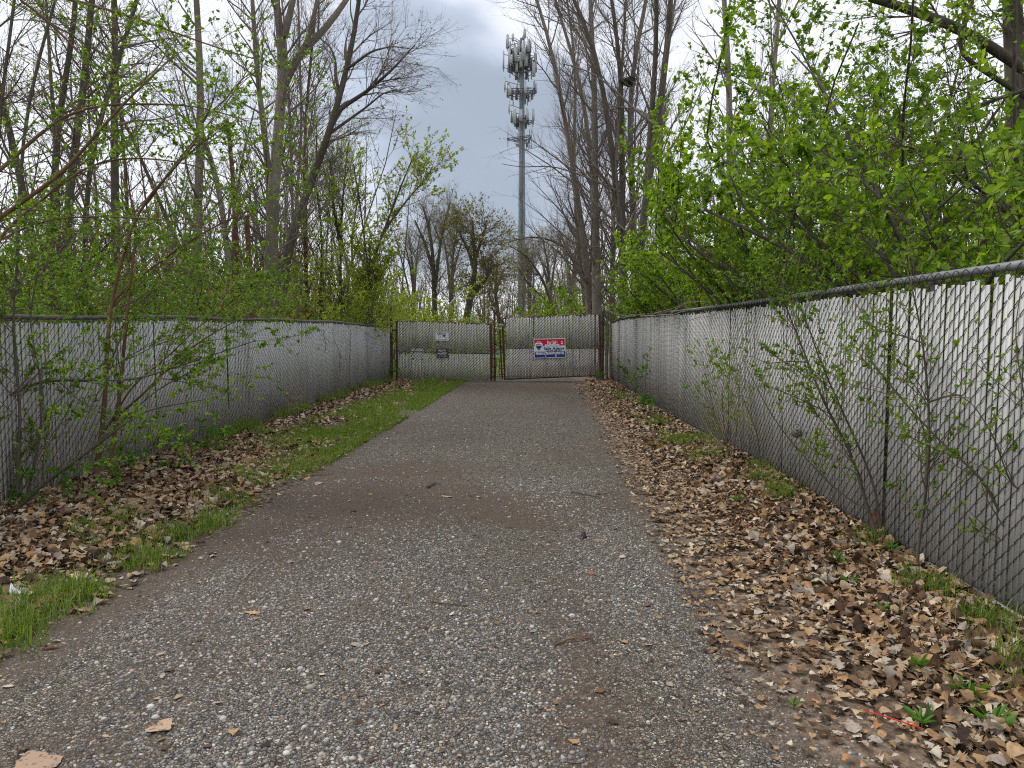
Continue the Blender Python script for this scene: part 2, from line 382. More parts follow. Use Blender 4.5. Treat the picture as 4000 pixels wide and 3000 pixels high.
def leaf_at(acc, rng, pos, d, L, wr=0.55, upn=0.8):
    n = len(pos)
    nn = nrm(rng.normal(size=(n, 3)) * 0.7 + np.array([0, 0, upn]))
    s = nrm(np.cross(d, nn)); nn = np.cross(s, d)
    L = L[:, None]; W = L * wr * rng.uniform(0.75, 1.15, (n, 1)) * 0.5
    fo = nn * L * rng.uniform(0.02, 0.16, (n, 1)); droop = nn * L * rng.uniform(-0.05, 0.22, (n, 1))
    V = np.stack([pos, pos + d * L * 0.30 + s * W * 0.95 + fo, pos + d * L * 0.70 + s * W * 0.8 + fo - droop * 0.4, pos + d * L - droop,
                  pos + d * L * 0.70 - s * W * 0.8 + fo - droop * 0.4, pos + d * L * 0.30 - s * W * 0.95 + fo], 1)
    b = (np.arange(n) * 6)[:, None]
    f = np.stack([b + np.array([[0, 1, 2, 3]]), b + np.array([[0, 3, 4, 5]])], 1)
    acc.add(V.reshape(-1, 3), f.reshape(-1, 4))

# ------------------------------------------------------------ ground
GY = 21.2      # gate plane
XR, XL = 2.39, -4.35
def XRf(y): return 2.36 - (np.asarray(y, float) - 3.4) * 0.0253
def XLf(y): return -4.42 - (np.asarray(y, float) - 5.74) * 0.0194
def gh(x, y):
    x = np.asarray(x, float); y = np.asarray(y, float)
    h = 0.012 * np.sin(1.7 * x + 0.6 * y) + 0.010 * np.sin(0.9 * y - 2.3 * x + 1.0) + 0.006 * np.sin(4.1 * x + 3.3 * y)
    edge = np.maximum(np.clip((-2.45 - x) / 0.8, 0, 1), np.clip((x - 1.0) / 0.8, 0, 1))
    h = h * (0.4 + 0.9 * edge) + 0.035 * edge
    h = h + 0.02 * edge * np.sin(3.0 * x + 1.3 * y) * np.sin(2.1 * y)
    fade = np.clip((40 - np.hypot(x, y)) / 15, 0, 1)
    return h * fade
def grid_obj(name, xs, ys, mat, dz=0.0, edge=None):
    X, Y = np.meshgrid(xs, ys)
    if edge is not None: X = edge(X, Y)
    Z = gh(X, Y) + dz
    v = np.stack([X, Y, Z], -1).reshape(-1, 3); nx = len(xs); ny = len(ys)
    i = (np.arange(ny - 1) * nx)[:, None] + np.arange(nx - 1)[None]
    f = np.stack([i, i + 1, i + nx + 1, i + nx], -1)
    a = Acc(); a.add(v, f.reshape(-1, 4)); return a.build(name, mat, smooth=True)
xs = np.r_[[-900, -300, -120, -60, -30, -18, -12], np.arange(-8, 8.01, 0.12), [12, 18, 30, 60, 120, 300, 900]]
ys = np.r_[[-300, -60, -20, -8], np.arange(-3, 26.01, 0.12), [30, 36, 45, 60, 90, 150, 300, 1200]]
tag(grid_obj('ground', xs, ys, M['soil']), kind='structure')
def road_edge(X, Y):
    u = X  # 0..1
    lft = -2.45 + 0.07 * np.sin(1.3 * Y) + 0.06 * np.sin(3.7 * Y + 1) + 0.03 * np.sin(9.1 * Y)
    rgt = 1.12 + 0.08 * np.sin(1.1 * Y + 2) + 0.05 * np.sin(4.3 * Y) + 0.03 * np.sin(8.3 * Y)
    rgt = rgt + 0.55 + np.clip((Y - 15) / 6, 0, 1) * 0.2
    return lft + (rgt - lft) * u
tag(grid_obj('road', np.linspace(0, 1, 46), np.arange(-2.9, 23.5, 0.12), M['gravel'], 0.006, road_edge), kind='structure')
def lot_edge(X, Y): return -2.2 - 0.0 * Y + (5.5 + (Y - 21.9) * 0.5) * X
tag(grid_obj('gravel_lot', np.linspace(0, 1, 12), np.r_[23.3, np.arange(25, 34, 2), 40, 48, 58], M['gravel_lot'], 0.02, lot_edge), kind='structure')

# ------------------------------------------------------------ pebbles near the camera
def pebbles(rng, n, y0, y1, x0, x1, s0, s1):
    y = y0 + (y1 - y0) * rng.uniform(0, 1, n) ** 1.3; x = rng.uniform(x0, x1, n)
    keep = (np.sin(2.1 * x + 1.1 * y) + np.sin(3.1 * x - 1.9 * y + 2) + np.sin(1.2 * y + 5.2 * x) + rng.normal(size=n) * 0.8) > -1.0
    def _b(cx, cy, rx, ry): return np.exp(-((x - cx) / rx) ** 2 - ((y - cy) / ry) ** 2)
    dd_ = np.clip((x - 0.62) / 0.35, 0, 1) + _b(-1.9, 6.0, 1.0, 1.4) + _b(-.75, 5.9, .7, .6) + _b(-2.5, 4, .5, 2.2) + .5 * _b(.75, 6.2, .4, .7)
    keep &= rng.uniform(size=n) > np.minimum(dd_, 1) * 0.8
    x, y = x[keep], y[keep]; n = len(x)
    s = rng.uniform(s0, s1, n) * np.exp(rng.normal(size=n) * 0.25)
    # low ellipsoid: top point fan of 6 + equator ring -> quads
    a = np.arange(6) / 6 * 2 * math.pi
    th = rng.uniform(0, 6.28, n); ax = rng.uniform(0.6, 1.0, n)
    jr = rng.uniform(0.85, 1.15, (n, 6))
    ex = np.cos(a)[None] * jr; ey = np.sin(a)[None] * jr * ax[:, None]
    rx = ex * np.cos(th)[:, None] - ey * np.sin(th)[:, None]; ry = ex * np.sin(th)[:, None] + ey * np.cos(th)[:, None]
    z = gh(x, y) + 0.006
    def ring(k, h): return np.stack([x[:, None] + rx * k * s[:, None], y[:, None] + ry * k * s[:, None], (z + h * s)[:, None] + rx * 0], -1)
    V = np.concatenate([ring(0.85, -0.25), ring(1.0, 0.12), ring(0.6, 0.5)], 1)  # 18 verts
    b = (np.arange(n) * 18)[:, None]
    F_ = []
    for k in range(6):
        k2 = (k + 1) % 6
        F_.append(b + np.array([[k, k2, 6 + k2, 6 + k]])); F_.append(b + np.array([[6 + k, 6 + k2, 12 + k2, 12 + k]]))
    F_.append(b + np.array([[12, 13, 14, 15]])); F_.append(b + np.array([[12, 15, 16, 17]]))
    acc = Acc(); acc.add(V.reshape(-1, 3), np.stack(F_, 1).reshape(-1, 4)); return acc
def pebble_mat():
    t = NT('pebble'); g = t('ShaderNodeNewGeometry')
    c = t.ramp(g.outputs['Random Per Island'], [(0, (0.06, 0.057, 0.054)), (0.35, (0.14, 0.138, 0.135)), (0.6, (0.23, 0.225, 0.215)), (0.75, (0.27, 0.215, 0.15)), (0.9, (0.38, 0.365, 0.33)), (0.97, (0.6, 0.58, 0.53)), (1, (0.36, 0.16, 0.11))])
    n = t.noise(t('ShaderNodeTexCoord').outputs['Object'], 160, 3).outputs['Fac']
    return t.done(t.mix(t.maprange(n, 0.4, 0.7, 0, 0.4), c, [0.5, 0.47, 0.43], 'MULTIPLY'), 0.6, spec=0.4)
M['pebble'] = pebble_mat()
rng = np.random.default_rng(5)
pb = pebbles(rng, 70000, 2.0, 7.0, -2.5, 1.15, 0.0035, 0.0078)
pb2 = pebbles(rng, 5000, 2.0, 12.0, -2.3, 1.0, 0.007, 0.012)
for v, f in zip(pb2.v, pb2.f): pb.add(v, f)
tag(pb.build('pebbles', M['pebble'], smooth=True), 'grey and tan rounded pebbles strewn over the gravel drive', 'gravel', kind='stuff')

# ------------------------------------------------------------ dead leaves
OAK = np.array([0.02, 0.13, 0.10, 0.29, 0.15, 0.38, 0.17, 0.33, 0.15, 0.19, 0.0])
OVAL = np.array([0.02, 0.16, 0.27, 0.34, 0.37, 0.36, 0.32, 0.25, 0.17, 0.08, 0.0])
def dead_leaves(acc, rng, x, y, z, L, tilt=0.45, curl=1.0, prof=None):
    n = len(x); K = 11
    s = np.linspace(0, 1, K)
    if prof is None:
        w = np.where(rng.uniform(size=n)[:, None] < 0.4, OAK[None], OVAL[None])
    else: w = np.broadcast_to(prof[None], (n, K)).copy()
    w = w * rng.uniform(0.88, 1.12, (n, K)); w2 = w * rng.uniform(0.88, 1.12, (n, K))
    c1 = rng.normal(size=(n, 1)) * 0.35 * curl; c2 = rng.normal(size=(n, 1)) * 0.7 * curl
    u = s[None] - 0.5 + 0 * w
    sh = np.where(np.arange(K) % 2 == 1, 0.05, -0.0)[None] * (w.max(1, keepdims=True) > 0)
    def pt(uu, vv): return np.stack([uu, vv, c1 * uu * uu * 2 + c2 * vv * vv * 2 + 0.15 * curl * np.sin(9 * uu + c1 * 5) * vv], -1)
    V = np.concatenate([pt(u, 0 * u), pt(u + sh, w), pt(u + sh, -w2)], 1)  # 33
    th = rng.uniform(0, 6.28, n); ta = rng.normal(size=n) * tilt; tb = rng.normal(size=n) * tilt
    ca, sa, cb, sb = np.cos(ta), np.sin(ta), np.cos(tb), np.sin(tb); ct, st = np.cos(th), np.sin(th)
    X, Y, Z = V[..., 0], V[..., 1], V[..., 2]
    Y, Z = Y * ca[:, None] - Z * sa[:, None], Y * sa[:, None] + Z * ca[:, None]
    X, Z = X * cb[:, None] + Z * sb[:, None], -X * sb[:, None] + Z * cb[:, None]
    X, Y = X * ct[:, None] - Y * st[:, None], X * st[:, None] + Y * ct[:, None]
    Z = Z - np.minimum(Z.min(1), -0.05)[:, None] * 0.8
    V = np.stack([X * L[:, None] + x[:, None], Y * L[:, None] + y[:, None], Z * L[:, None] + z[:, None]], -1)
    b = (np.arange(n) * 33)[:, None]; F_ = []
    for k in range(K - 1):
        F_.append(b + np.array([[k, k + 1, 11 + k + 1, 11 + k]])); F_.append(b + np.array([[k, 22 + k, 22 + k + 1, k + 1]]))
    acc.add(V.reshape(-1, 3), np.stack(F_, 1).reshape(-1, 4))
rng = np.random.default_rng(11)
def scatter(rng, n, x0, x1, y0, y1, py=1.0):
    y = y0 + (y1 - y0) * rng.uniform(0, 1, n) ** py; x = rng.uniform(x0, x1, n)
    x = np.where(x > 1.0, 1.0 + (x - 1.0) / 1.39 * (XRf(y) - 1.0), x)
    return np.where(x < -2.4, -2.4 + (x + 2.4) / 1.95 * (-2.4 - XLf(y)), x), y
a = Acc()
for n, x0, x1, y0, y1, L0, L1, tl in ((9000, 1.3, 2.36, 1.4, 9.0, 0.02, 0.06, 0.25), (11000, 1.35, 2.36, 1.4, 9.0, 0.04, 0.09, 0.42), (3600, 1.0, 1.9, 1.4, 9.0, 0.03, 0.075, 0.14), (3600, 0.72, 1.5, 1.4, 9.0, 0.012, 0.045, 0.06), (8000, 1.2, 2.36, 8.0, 21.5, 0.045, 0.095, 0.3), (4200, 0.75, 1.4, 3.0, 21, 0.03, 0.07, 0.12)):
    x, y = scatter(rng, n, x0, x1, y0, y1)
    k = rng.uniform(size=n) < np.clip((x - x0) / (x1 - x0) * 1.6 + 0.25, 0, 1); x, y = x[k], y[k]; n = len(x)
    dead_leaves(a, rng, x, y, gh(x, y) + rng.uniform(0.004, 0.03, n), rng.uniform(L0, L1, n), tl, 0.9)
tag(a.build('leaf_litter', M['dead_leaf']), 'brown fallen oak leaves piled along the foot of the right fence', 'leaf litter', kind='stuff')
a = Acc()
for n, x0, x1, y0, y1, L0, L1, tl in ((9000, -4.33, -2.6, 2.6, 9.0, 0.02, 0.06, 0.25), (14000, -4.33, -2.6, 2.6, 9.0, 0.04, 0.09, 0.38), (7000, -4.3, -2.8, 8.0, 21.0, 0.05, 0.10, 0.28), (1300, -2.8, -2.35, 2.6, 12.0, 0.03, 0.08, 0.15)):
    x, y = scatter(rng, n, x0, x1, y0, y1)
    k = rng.uniform(size=n) < np.interp(x, [-4.2, -3.6, -3.2, -2.7], [1, .9, .22, .12] if y1 > 20 else [1, 1, .8, .45]); x, y = x[k], y[k]; n = len(x)
    dead_leaves(a, rng, x, y, gh(x, y) + rng.uniform(0.004, 0.03, n), rng.uniform(L0, L1, n), tl, 0.8)
tag(a.build('leaf_litter', M['dead_leaf']), 'faded brown fallen leaves along the foot of the left fence', 'leaf litter', kind='stuff')
# crumbs on the drive: bits of bark, rust coloured catkins, bud scales
a = Acc(); n = 2600
x, y = scatter(rng, n, -2.5, 1.5, 2.0, 21, 1.5)
cl = (np.sin(2.3 * x + 0.7 * y) + np.sin(1.7 * y - 3 * x)) > -0.6; x, y = x[cl], y[cl]; n = len(x)
th = rng.uniform(0, 3.14, n); L = rng.uniform(0.008, 0.03, n) * np.exp(rng.normal(size=n) * 0.3)
z = gh(x, y) + 0.014
p0 = np.stack([x, y, z], 1); d = np.stack([np.cos(th), np.sin(th), rng.normal(size=n) * 0.1], 1)
mid = p0 + d * L[:, None] * 0.5 + rng.normal(size=(n, 3)) * 0.002
tubes(a, np.stack([p0, mid, p0 + d * L[:, None]], 1), np.stack([L * 0.07, L * 0.09, L * 0.04], 1), 3)
tag(a.build('bark_debris', M['bark_rust']), 'rust brown twig crumbs and catkins strewn on the drive', 'debris', kind='stuff')
a = Acc(); n = 520
x, y = scatter(rng, n, -2.4, 1.6, 2.0, 20, 1.6)
dead_leaves(a, rng, x, y, gh(x, y) + 0.010, rng.uniform(0.012, 0.05, n), 0.12, 0.4)
tag(a.build('leaf_scraps', M['dead_leaf']), 'small torn scraps of tan leaf lying flat on the gravel', 'leaf scraps', kind='stuff')

# ------------------------------------------------------------ grass
def blades(acc, rng, x, y, H, lean=0.35, w=0.0028):
    n = len(x); z = gh(x, y)
    th = rng.uniform(0, 6.28, n); d = np.stack([np.cos(th), np.sin(th), 0 * th], 1); s = np.stack([-d[:, 1], d[:, 0], 0 * th], 1)
    H = H[:, None]; b = np.stack([x, y, z], 1); ln = np.abs(rng.normal(size=(n, 1))) * lean
    W = w * rng.uniform(0.7, 1.3, (n, 1)); up = np.array([[0, 0, 1.0]])
    m = b + up * H * 0.55 + d * H * ln * 0.35; t = b + up * H * (1 - 0.3 * np.minimum(ln, 1.2)) + d * H * ln
    V = np.stack([b - s * W, b + s * W, m + s * W * 0.8, m - s * W * 0.8, t + s * W * 0.1, t - s * W * 0.1], 1)
    bb = (np.arange(n) * 6)[:, None]
    acc.add(V.reshape(-1, 3), np.stack([bb + np.array([[0, 1, 2, 3]]), bb + np.array([[3, 2, 4, 5]])], 1).reshape(-1, 4))
def clumps(rng, cs, per, r):
    cs = np.asarray(cs); n = len(cs) * per
    c = np.repeat(cs, per, 0); q = rng.normal(size=(n, 2)) * r
    return c[:, 0] + q[:, 0], c[:, 1] + q[:, 1]
rng = np.random.default_rng(21)
a = Acc()
x, y = scatter(rng, 90000, -3.75, -2.36, 7.4, 21.0)
pat = np.sin(2.9 * x + 1.9 * y) + np.sin(4.7 * x - 2.3 * y + 1) + np.sin(1.1 * y + 6 * x) + rng.normal(size=len(x)) * 0.7
k = (pat > -1.0 + np.clip(9.5 - y, 0, 2)) & (rng.uniform(size=len(x)) < np.clip((x + 3.9) / 0.6, 0.1, 1)); x, y = x[k], y[k]
blades(a, rng, x, y, rng.uniform(0.04, 0.10, len(x)), 0.5, 0.0034)
cs = []
for (px, py, k, sx, sy) in ((250, 2330, 16, 160, 60), (560, 2200, 9, 110, 45), (60, 2390, 12, 90, 70), (820, 2060, 7, 50, 25), (560, 2300, 5, 60, 25), (450, 2050, 5, 60, 30), (700, 2100, 6, 90, 30), (900, 1960, 8, 80, 30), (1000, 1870, 10, 90, 30), (1150, 1830, 14, 100, 35), (1250, 1760, 18, 110, 35), (300, 2130, 4, 100, 40), (40, 2500, 6, 60, 30), (1000, 1700, 9, 80, 20), (860, 1760, 6, 60, 20)):
    for q in range(k):
        g = G(px + rng.normal() * sx * 0.6, py + rng.normal() * sy * 0.6)
        if g[0] < -2.38 and g[0] > XLf(g[1]) + .05: cs.append(g[:2])
x, y = clumps(rng, cs + [(-2.5 - abs(rng.normal()) * .22, q) for q in rng.uniform(3.2, 9, 15)], 80, 0.065)
blades(a, rng, x, y, rng.uniform(0.04, 0.12, len(x)), 0.65, 0.0024)
y = rng.uniform(9, 20.5, 5000); x = XLf(y) + rng.uniform(0.03, .3, 5000); k = np.sin(2.2 * y) + np.sin(5.1 * y) > -0.2; x, y = x[k], y[k]
blades(a, rng, x, y, rng.uniform(0.08, 0.25, len(x)), 0.4, 0.003)
tag(a.build('grass', M['grass']), 'bright green spring grass strip along the left edge of the drive', 'grass', kind='stuff')
a = Acc(); cs = []
for (px, py, k, sx, sy) in ((2650, 1735, 18, 80, 35), (2560, 1650, 8, 60, 30), (2740, 1800, 7, 60, 25), (2980, 1890, 10, 50, 40), (3040, 1960, 8, 30, 30), (3430, 2150, 5, 60, 20), (3620, 2320, 6, 60, 30), (3830, 2450, 6, 60, 40), (3990, 2620, 5, 30, 60), (2430, 1560, 9, 40, 25), (2760, 1740, 8, 40, 25), (2500, 1580, 6, 30, 25)):
    for q in range(k):
        g = G(px + rng.normal() * sx * 0.6, py + rng.normal() * sy * 0.6)
        if 1.1 < g[0] < XRf(g[1]) - .05: cs.append(g[:2])
x, y = clumps(rng, cs, 70, 0.06)
k = x < XRf(y) - .02; x, y = x[k], y[k]
blades(a, rng, x, y, rng.uniform(0.05, 0.15, len(x)), 0.6, 0.0025)
tag(a.build('grass', M['grass']), 'sparse grass tufts among fallen leaves by the right fence', 'grass', kind='stuff')
a = Acc(); x = rng.uniform(-14, -1.5, 30000); y = 22.2 + 18 * rng.uniform(0, 1, 30000) ** 1.4
blades(a, rng, x, y, rng.uniform(0.05, 0.16, len(x)), 0.5, 0.006)
tag(a.build('grass', M['grass']), 'green lawn beyond the left gate leaf', 'grass', kind='stuff')

# ------------------------------------------------------------ fences and gates
PITCH_S = 0.043
def slat_panel(A, B, zb, zt, front, w=PITCH_S, slatw=0.80, rise=0.046, wr=0.0024, rng=None, wave=0.012, topgap=0.0, split=None, miss=0.004, fdir=1, hole=None, tiltj=0.006, zj=0.012):
    """A,B: xy ends; zb,zt functions of s(0..1); returns (slats Acc, wire Acc, back wires)"""
    A = np.array(A, float); B = np.array(B, float); D = B - A; L = np.linalg.norm(D); d = D / L
    nrmv = np.array([d[1], -d[0]]) * front
    n = int(L / w)
    s = (np.arange(n + 1)) / n
    wobv = wave * (np.sin(s * L * 1.9) + 0.6 * np.sin(s * L * 4.3 + 1))
    c = A[None] + s[:, None] * D[None] + nrmv[None] * wobv[:, None]
    mid = (c[1:] + c[:-1]) / 2; sm = (s[1:] + s[:-1]) / 2
    hw = w * slatw / 2 * rng.uniform(0.94, 1.04, n); th = 0.0025
    yaw = rng.normal(size=n) * 0.05
    dd = d[None] * np.cos(yaw)[:, None] + nrmv[None] * np.sin(yaw)[:, None]
    nn = nrmv[None] * np.cos(yaw)[:, None] - d[None] * np.sin(yaw)[:, None]
    lean = rng.normal(size=n) * tiltj
    z0 = zb(sm) + rng.normal(size=n) * zj * 0.4; z1 = zt(sm) - topgap + rng.normal(size=n) * zj
    keep = rng.uniform(size=n) > miss
    slats = Acc()
    def emit(z0, z1, keep):
        V = []
        for zz_, ln in ((z0, 0), (z1, 1)):
            for a_, b_ in ((-1, -1), (1, -1), (1, 1), (-1, 1)):
                xy = mid + dd * (a_ * hw)[:, None] + nn * (b_ * th) + d[None] * (lean * (2 * ln - 1))[:, None]
                V.append(np.concatenate([xy, zz_[:, None]], 1))
        V = np.stack(V, 1)[keep]; m = len(V); b = (np.arange(m) * 8)[:, None, None]
        f = np.array([[0, 3, 2, 1], [4, 5, 6, 7], [0, 1, 5, 4], [1, 2, 6, 5], [2, 3, 7, 6], [3, 0, 4, 7]])[None]
        slats.add(V.reshape(-1, 3), (b + f).reshape(-1, 4))
    if hole is not None:
        s0, s1, h0, h1 = hole; inh = (sm > s0) & (sm < s1) & (rng.uniform(size=n) < 0.75)
        emit(z0, zt(sm) * 0 + h0 + rng.normal(size=n) * 0.03, keep & inh); emit(zt(sm) * 0 + h1 + rng.normal(size=n) * 0.03, z1, keep & inh); keep = keep & ~inh
    if split is None: emit(z0, z1, keep)
    else:
        zs = split(sm); emit(z0, zs - 0.012, keep); emit(zs + 0.012, z1, keep)
    wire = Acc()
    nrow = int(2.4 / (2 * rise)) + 2
    kk = np.arange(n)[:, None]; mm = np.arange(nrow)[None]
    for direction in (1, -1):
        za = (mm * 2 + (kk % 2)) * rise + zb(s[:-1])[:, None] * 0 + float(np.min(zb(s))) - rise
        if direction == -1: za = za
        zbn = za + rise * direction
        off = 0.0068 * direction * fdir
        pa = np.concatenate([np.broadcast_to(c[:-1, None], (n, nrow, 2)), za[..., None]], -1)
        pb_ = np.concatenate([np.broadcast_to(c[1:, None], (n, nrow, 2)), zbn[..., None]], -1)
        q1 = pa * 0.8 + pb_ * 0.2; q2 = pa * 0.2 + pb_ * 0.8
        q1[..., :2] += nrmv * off; q2[..., :2] += nrmv * off
        lo = zb(s[:-1])[:, None] - 0.03; hi = zt(s[:-1])[:, None] + 0.02
        ok = (np.minimum(za, zbn) > lo) & (np.maximum(za, zbn) < hi)
        pts = np.stack([pa, q1, q2, pb_], 2)[ok]
        tubes(wire, pts, np.full(pts.shape[:2], wr), 3)
    return slats, wire, c

const = lambda v: (lambda s: np.full(np.shape(s), v, float))
rng = np.random.default_rng(31)
# right fence ------------------------------------------------
fr = empty('chain_link_fence', (float(XRf(12)), 12, 0), 'pale grey slatted chain link fence with dark wire on the right of the drive', 'fence')
RA, RB = (float(XRf(1.2)), 1.2), (float(XRf(GY - 0.1)), GY - 0.1)
ztR = lambda y: 1.80 + 0.0035 * (y - 3.4) + 0.012 * np.sin(y * 0.5) - 0.05 * np.clip((y - 19.5) / 1.5, 0, 1)
zt = lambda s: ztR(1.2 + s * 19.9)
zb_ = lambda s: 0.03 + 0.02 * np.sin(s * 17)
sl, wi, cl = slat_panel(RA, RB, zb_, zt, 1 * -1, rng=rng, topgap=0.085, wave=0.014, slatw=0.725, wr=0.0030, fdir=-1)
sl.build('slats', M['slat_right'], fr); wi.build('wire_mesh', M['wire'], fr)
yy = np.linspace(1.0, GY - 0.05, 60)
a = Acc(); tubes(a, np.stack([XRf(yy) + 0.04, yy, ztR(yy) - 0.02], 1), np.full(60, 0.024), 10)
a.build('top_rail', M['galv'], fr, smooth=True)
a = Acc(); tubes(a, np.stack([XRf(yy) - 0.014, yy, 0.05 + 0.01 * np.sin(yy * 2)], 1), np.full(60, 0.005), 4)
a.build('bottom_wire', M['galv_dark'], fr)
for y_ in (1.6, 4.55, 7.5, 10.45, 13.4, 16.35, 19.3):
    x_ = float(XRf(y_)) + 0.065; h_ = float(ztR(y_))
    a = Acc(); tubes(a, np.array([[x_, y_, -0.2], [x_, y_, h_ - .06]]), np.full(2, 0.028), 8, cap=True)
    tubes(a, np.array([[x_, y_, h_ - .06], [x_, y_, h_]]), np.array([0.034, 0.02]), 8, cap=True)
    a.build('post', M['galv_dark'], fr, smooth=True)
a = Acc()
for k in range(24):
    y0_ = 1.3 + k * 0.22
    box(a, (-0.004, 0, 0.0), (0.004, 0.225, 0.022), rotz(0.0253 + 0.008 * math.sin(k)), (float(XRf(y0_)) - 0.02, y0_, 0.035 + 0.008 * math.sin(k * 0.9)))
a.build('bottom_strip', M['slat_right'], fr)

# left fence -------------------------------------------------
fl = empty('chain_link_fence', (float(XLf(12)), 12, 0), 'shaded grey slatted chain link fence with sagging top left of the drive', 'fence')
def ztL(y): return np.interp(y, [3, 5.7, 8.8, 14.6, 17.5, 21.3], [1.57, 1.585, 1.64, 1.69, 1.67, 1.60]) + 0.008 * np.sin(y * 1.7)
ztl = lambda s: ztL(3.2 + s * 18.1)
sl, wi, cl = slat_panel((float(XLf(3.2)), 3.2), (float(XLf(GY + .1)), GY + 0.1), zb_, ztl, 1, rng=rng, topgap=0.05, wave=0.028, slatw=0.80, wr=0.0027, tiltj=0.007, zj=0.012)
sl.build('slats', M['slat_left'], fl); wi.build('wire_mesh', M['wire'], fl)
yy = np.linspace(3.2, GY + 0.05, 60)
a = Acc(); tubes(a, np.stack([XLf(yy) - 0.05, yy, ztL(yy)], 1), np.full(60, 0.021), 10)
a.build('top_rail', M['galv_dark'], fl, smooth=True)
for y_ in (5.2, 8.2, 11.2, 14.2, 17.2, 19.9):
    a = Acc(); h_ = float(ztL(y_)); x_ = float(XLf(y_)) - .075
    tubes(a, np.array([[x_, y_, -0.2], [x_, y_, h_ - 0.02]]), np.full(2, 0.028), 8, cap=True)
    a.build('post', M['galv_dark'], fl, smooth=True)

# gates ------------------------------------------------------
def lin(a_, b_): return lambda s: a_ + (b_ - a_) * np.asarray(s, float)
def gate(name, label, TL, TR, BL, BR, YL, YR, split, extra_left=0, extra_right=0, seed=3, hole=None):
    tl, tr_, bl, br = P(*TL, YL), P(*TR, YR), P(*BL, YL), P(*BR, YR)
    root = empty(name, (bl[0], bl[1], 0), label, 'gate', 'the two leaves of the drive gate')
    rg = np.random.default_rng(seed)
    sl, wi, cl = slat_panel((bl[0] + 0.05, YL), (br[0] - 0.05, YR), lin(bl[2] + 0.02, br[2] + 0.02), lin(tl[2] + 0.0, tr_[2] + 0.0), 1, rng=rg, slatw=0.74, wave=0.008, wr=0.0062, topgap=-0.0, rise=0.044, zj=0.014, split=split, miss=0.008, hole=hole)
    sl.build('slats', M['slat_gate'], root); wi.build('wire_mesh', M['wire'], root)
    R = 0.024
    def rail(nm, p, q, r=R, m='rust'):
        a = Acc(); tubes(a, np.array([p, (np.array(p) + q) / 2 + [0, 0, 0.004], q]), np.full(3, r), 8, cap=True); a.build(nm, M[m], root, smooth=True)
    dy_ = np.array([0, 0.035, 0])
    rail('top_rail', tl + dy_, tr_ + dy_); rail('bottom_rail', bl + dy_, br + dy_, 0.02)
    rail('upright', bl + dy_ * 1.02 - [0, 0, .02], tl + dy_ * 1.02 + [0, 0, extra_left], 0.03); rail('upright', br + dy_ * 1.02 - [0, 0, .02], tr_ + dy_ * 1.02 + [0, 0, extra_right], 0.03)
    ml = (tl + bl) / 2; mr_ = (tr_ + br) / 2
    rail('middle_rail', ml + dy_ * 1.3, mr_ + dy_ * 1.3, 0.016, 'galv_dark')
    return root, tl, tr_, bl, br
zmid = lambda s: np.full(np.shape(s), 0.86)
gl, *_g = gate('gate', 'lower left gate leaf with a camera notice and a black notice', (1548, 1256), (1917, 1266), (1550, 1488), (1918, 1497), GY, GY + 0.02, lambda s: np.full(np.shape(s), 0.82), 0, 0.0, 3, hole=(0.15, 0.41, P(1650, 1402, GY)[2], P(1650, 1362, GY)[2]))
gr, *_h = gate('gate', 'raised right gate leaf carrying the red white and blue sale sign', (1962, 1244), (2342, 1230), (1972, 1482), (2345, 1467), GY, GY + 0.02, lambda s: np.full(np.shape(s), 0.98), 0, 0.0, 4)
# second, outer rusty pipe at the leaf ends and tension bars with bands
def pipe(name, pts, r, mat, parent, S=8):
    a = Acc(); pts = np.array(pts, float); tubes(a, pts, np.full(len(pts), r) if np.isscalar(r) else np.array(r), S, cap=True)
    return a.build(name, M[mat], parent, smooth=True)
Yg = GY + 0.04
pipe('tall_upright', [P(1933, 1500, Yg), P(1932, 1360, Yg), P(1931, 1212, Yg)], 0.028, 'rust', gl)
a = Acc(); box(a, (-0.035, -0.035, 0), (0.035, 0.035, 0.07), None, P(1931, 1214, Yg)); a.build('post_cap', M['galv'], gl)
pipe('curved_bar', [P(1962, 1482, Yg), P(1955, 1360, Yg), P(1951, 1250, Yg), P(1947, 1236, Yg), P(1938, 1224, Yg), P(1925, 1210, Yg), P(1918, 1203, Yg)], 0.024, 'rust', gr)
pipe('tension_bar', [P(1967, 1295, Yg - .04), P(1969, 1475, Yg - .04)], 0.014, 'rust', gr)
pipe('tension_bar', [P(1924, 1350, Yg - .04), P(1926, 1495, Yg - .04)], 0.014, 'rust', gl)
for (py, who, x0, x1) in ((1400, gl, 1920, 1938), (1432, gl, 1920, 1938), (1452, gl, 1920, 1938), (1342, gl, 1920, 1938), (1470, gl, 1920, 1938), (1352, gr, 1950, 1974), (1410, gr, 1950, 1974), (1440, gr, 1950, 1974), (1462, gr, 1950, 1974), (1335, gr, 1950, 1974)):
    p = P(x0, py, Yg - .03); q = P(x1, py, Yg - .03); a = Acc(); box(a, (p[0], p[1] - .035, p[2] - .012), (q[0], p[1] + .035, p[2] + .012)); a.build('band', M['rust'], who)
# little plates on the right leaf
for (x0, y0, x1, y1) in ((1950, 1265, 1966, 1276), (1950, 1280, 1961, 1288)):
    p = P(x0, y1, Yg - .09); q = P(x1, y0, Yg - .09); a = Acc(); box(a, (p[0], p[1] - .01, p[2]), (q[0], p[1] + .01, q[2])); a.build('latch_plate', M['panel_white'], gr)
p = P(1955, 1273, Yg - .105); a = Acc(); box(a, (p[0], p[1] - .004, p[2]), (p[0] + .05, p[1] + .004, p[2] + .025)); a.build('latch_hole', M['sign_black'], gr)

